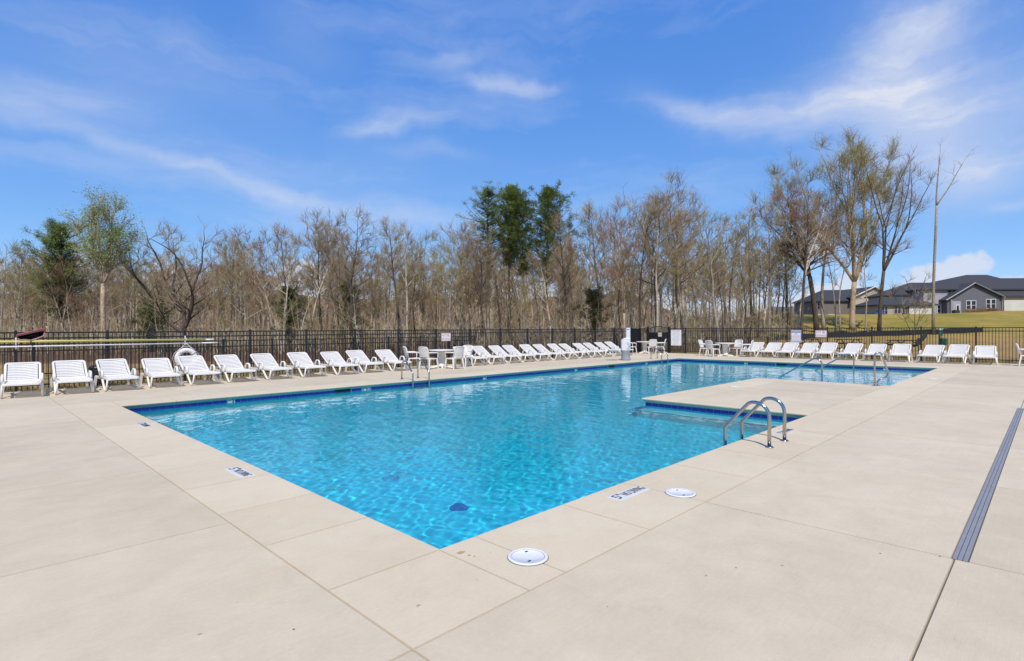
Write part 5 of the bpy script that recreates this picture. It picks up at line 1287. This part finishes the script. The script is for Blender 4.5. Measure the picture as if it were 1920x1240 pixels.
# ------------------------------------------------------------------ things outside the fence
# second, lower fence between the pool fence and the wood
pk2 = MB(); pk2.box(-0.009, 0.009, -0.009, 0.009, 0.03, 1.17); pk2m = pk2.mesh('picket', MAT['black'])
ps2 = MB(); ps2.box(-0.032, 0.032, -0.032, 0.032, -0.2, 1.24); ps2m = ps2.mesh('post', MAT['black'])
fo = fence('low_fence', (-2.1, 25.0, 0), (22.2, 25.0, 0), [24.3*i/12 for i in range(13)], 'lower black picket fence beyond the long fence, before the wood', npk=17, rails=(1.17, 0.93, 0.14), pm=ps2m, pkm=pk2m)
fo.location.z = -0.04
p0 = at_px(1111, 40); p1 = at_px(1440, 45)
L = math.hypot(p1[0]-p0[0], p1[1]-p0[1])
fo = fence('rail_fence', (p0[0], p0[1], 0), (p1[0], p1[1], 0), [L*i/8 for i in range(9)], 'low black two rail fence beyond the gate', npk=0, rails=(0.80, 0.35), pm=(lambda q: (q.box(-0.04, 0.04, -0.04, 0.04, -0.2, 0.84), q.mesh('post', MAT['black']))[1])(MB()))
# litter bin behind the long fence
o = empty('litter_bin', (3.05, 20.5, gz(3.05, 20.5)), 0.2); setp(o, 'dark litter bin behind the fence between second and third lounger', 'bin')
m = MB(); m.lathe([(0.18, 0.0), (0.21, 0.05), (0.22, 0.50), (0.21, 0.54)], 20); m.build('body', simple('dark_navy_bin', (0.012, 0.016, 0.026), 0.45), o)
m = MB(); m.lathe([(0.23, 0.54), (0.23, 0.58), (0.17, 0.64), (0.08, 0.66)], 20); m.build('lid', MAT['black'], o)
# black silt fence on the straw ground
MAT['silt'] = simple('black_silt_fabric', (0.014, 0.014, 0.015), 0.8, var=0.4, scale=1.5)
def silt(pts, h, lab):
    W = [at_px(a, d) for a, d in pts]; x0, y0 = W[0]; z0 = gz(x0, y0); o = empty('silt_fence', (x0, y0, z0)); setp(o, lab, 'silt fence', 'silt fences')
    r = random.Random(6); m = MB(); top = []; 
    P = []
    for (a, b) in zip(W, W[1:]):
        n = 14
        for i in range(n): P.append((a[0]+(b[0]-a[0])*i/n, a[1]+(b[1]-a[1])*i/n))
    P.append(W[-1])
    vs = []; fs = []
    for (x, y) in P:
        z = gz(x, y)-z0; hh = h*r.uniform(0.82, 1.05)
        jx, jy = r.uniform(-.05, .05), r.uniform(-.05, .05)
        vs += [(x-x0-.02, y-y0, z-0.1), (x-x0+jx-.02, y-y0+jy, z+hh), (x-x0+jx+.02, y-y0+jy+.02, z+hh), (x-x0+.02, y-y0+.02, z-0.1)]
    for i in range(len(P)-1):
        for k in range(4): fs.append((i*4+k, i*4+4+k, i*4+4+(k+1) % 4, i*4+(k+1) % 4))
    m.add(vs, fs); m.build('fabric', MAT['silt'], o)
    for (x, y) in P[::4]:
        s_ = MB(); s_.box(-0.025, 0.025, -0.025, 0.025, -0.3, h*1.15); s_.build('stake', BK['dark'], o, (x-x0, y-y0, gz(x, y)-z0))
silt([(1843, 59.5), (1700, 57.5), (1560, 56), (1440, 54)], 0.58, 'long black silt fence across the straw slope below the bank')
silt([(1738, 56.5), (1716, 46)], 0.62, 'short black silt fence leg running towards the pool')
# dark picnic tables
def picnic(px, D, rz, lab):
    x, y = at_px(px, D); o = empty('picnic_table', (x, y, gz(x, y)), rz); setp(o, lab, 'picnic table', 'dark picnic tables')
    for i in range(3): m = MB(); m.box(-0.9, 0.9, -0.36+0.25*i, -0.14+0.25*i, 0.70, 0.75); m.build('top_board', MAT['black'], o)
    for s in (-1, 1):
        m = MB(); m.box(-0.9, 0.9, s*0.72-0.14, s*0.72+0.14, 0.42, 0.46); m.build('seat_board', MAT['black'], o)
        m = MB(); m.tube([(s*0.6, -0.8, 0.0), (s*0.6, -0.75, 0.42), (s*0.6, -0.25, 0.70)], 0.035, 6); m.tube([(s*0.6, 0.8, 0.0), (s*0.6, 0.75, 0.42), (s*0.6, 0.25, 0.70)], 0.035, 6); m.tube([(s*0.6, -0.72, 0.40), (s*0.6, 0.72, 0.40)], 0.03, 6); m.build('leg', MAT['black'], o)
picnic(1690, 39, AX+0.2, 'dark picnic table behind the fence, nearest the silt fence leg')
picnic(1590, 43, AX-0.1, 'dark picnic table on the straw behind the fence, middle one')
picnic(1515, 44, AX+0.1, 'dark picnic table behind the fence under the NO DIVING sign')
# green pet waste station
x, y = at_px(1762, 44); o = empty('waste_station', (x, y, gz(x, y)), AX); setp(o, 'green pet waste station with pale cap beyond the fence', 'waste station')
MAT['green'] = simple('dark_green_metal', (0.02, 0.10, 0.075), 0.4); MAT['palegreen'] = simple('pale_green_cap', (0.36, 0.55, 0.45), 0.4)
m = MB(); m.box(-0.035, 0.035, -0.035, 0.035, -0.2, 1.55); m.build('post', MAT['green'], o)
m = MB(); m.rbox(-0.14, 0.14, -0.14, -0.036, 0.95, 1.42, 0.02); m.build('dispenser', MAT['green'], o)
m = MB(); m.rbox(-0.16, 0.16, -0.15, 0.0, 1.421, 1.62, 0.05); m.build('cap', MAT['palegreen'], o)
m = MB(); m.lathe([(0.19, 0.22), (0.23, 0.30), (0.24, 0.70), (0.25, 0.74), (0.12, 0.80)], 18, (0.08, -0.28, 0)); m.build('bin', MAT['green'], o)
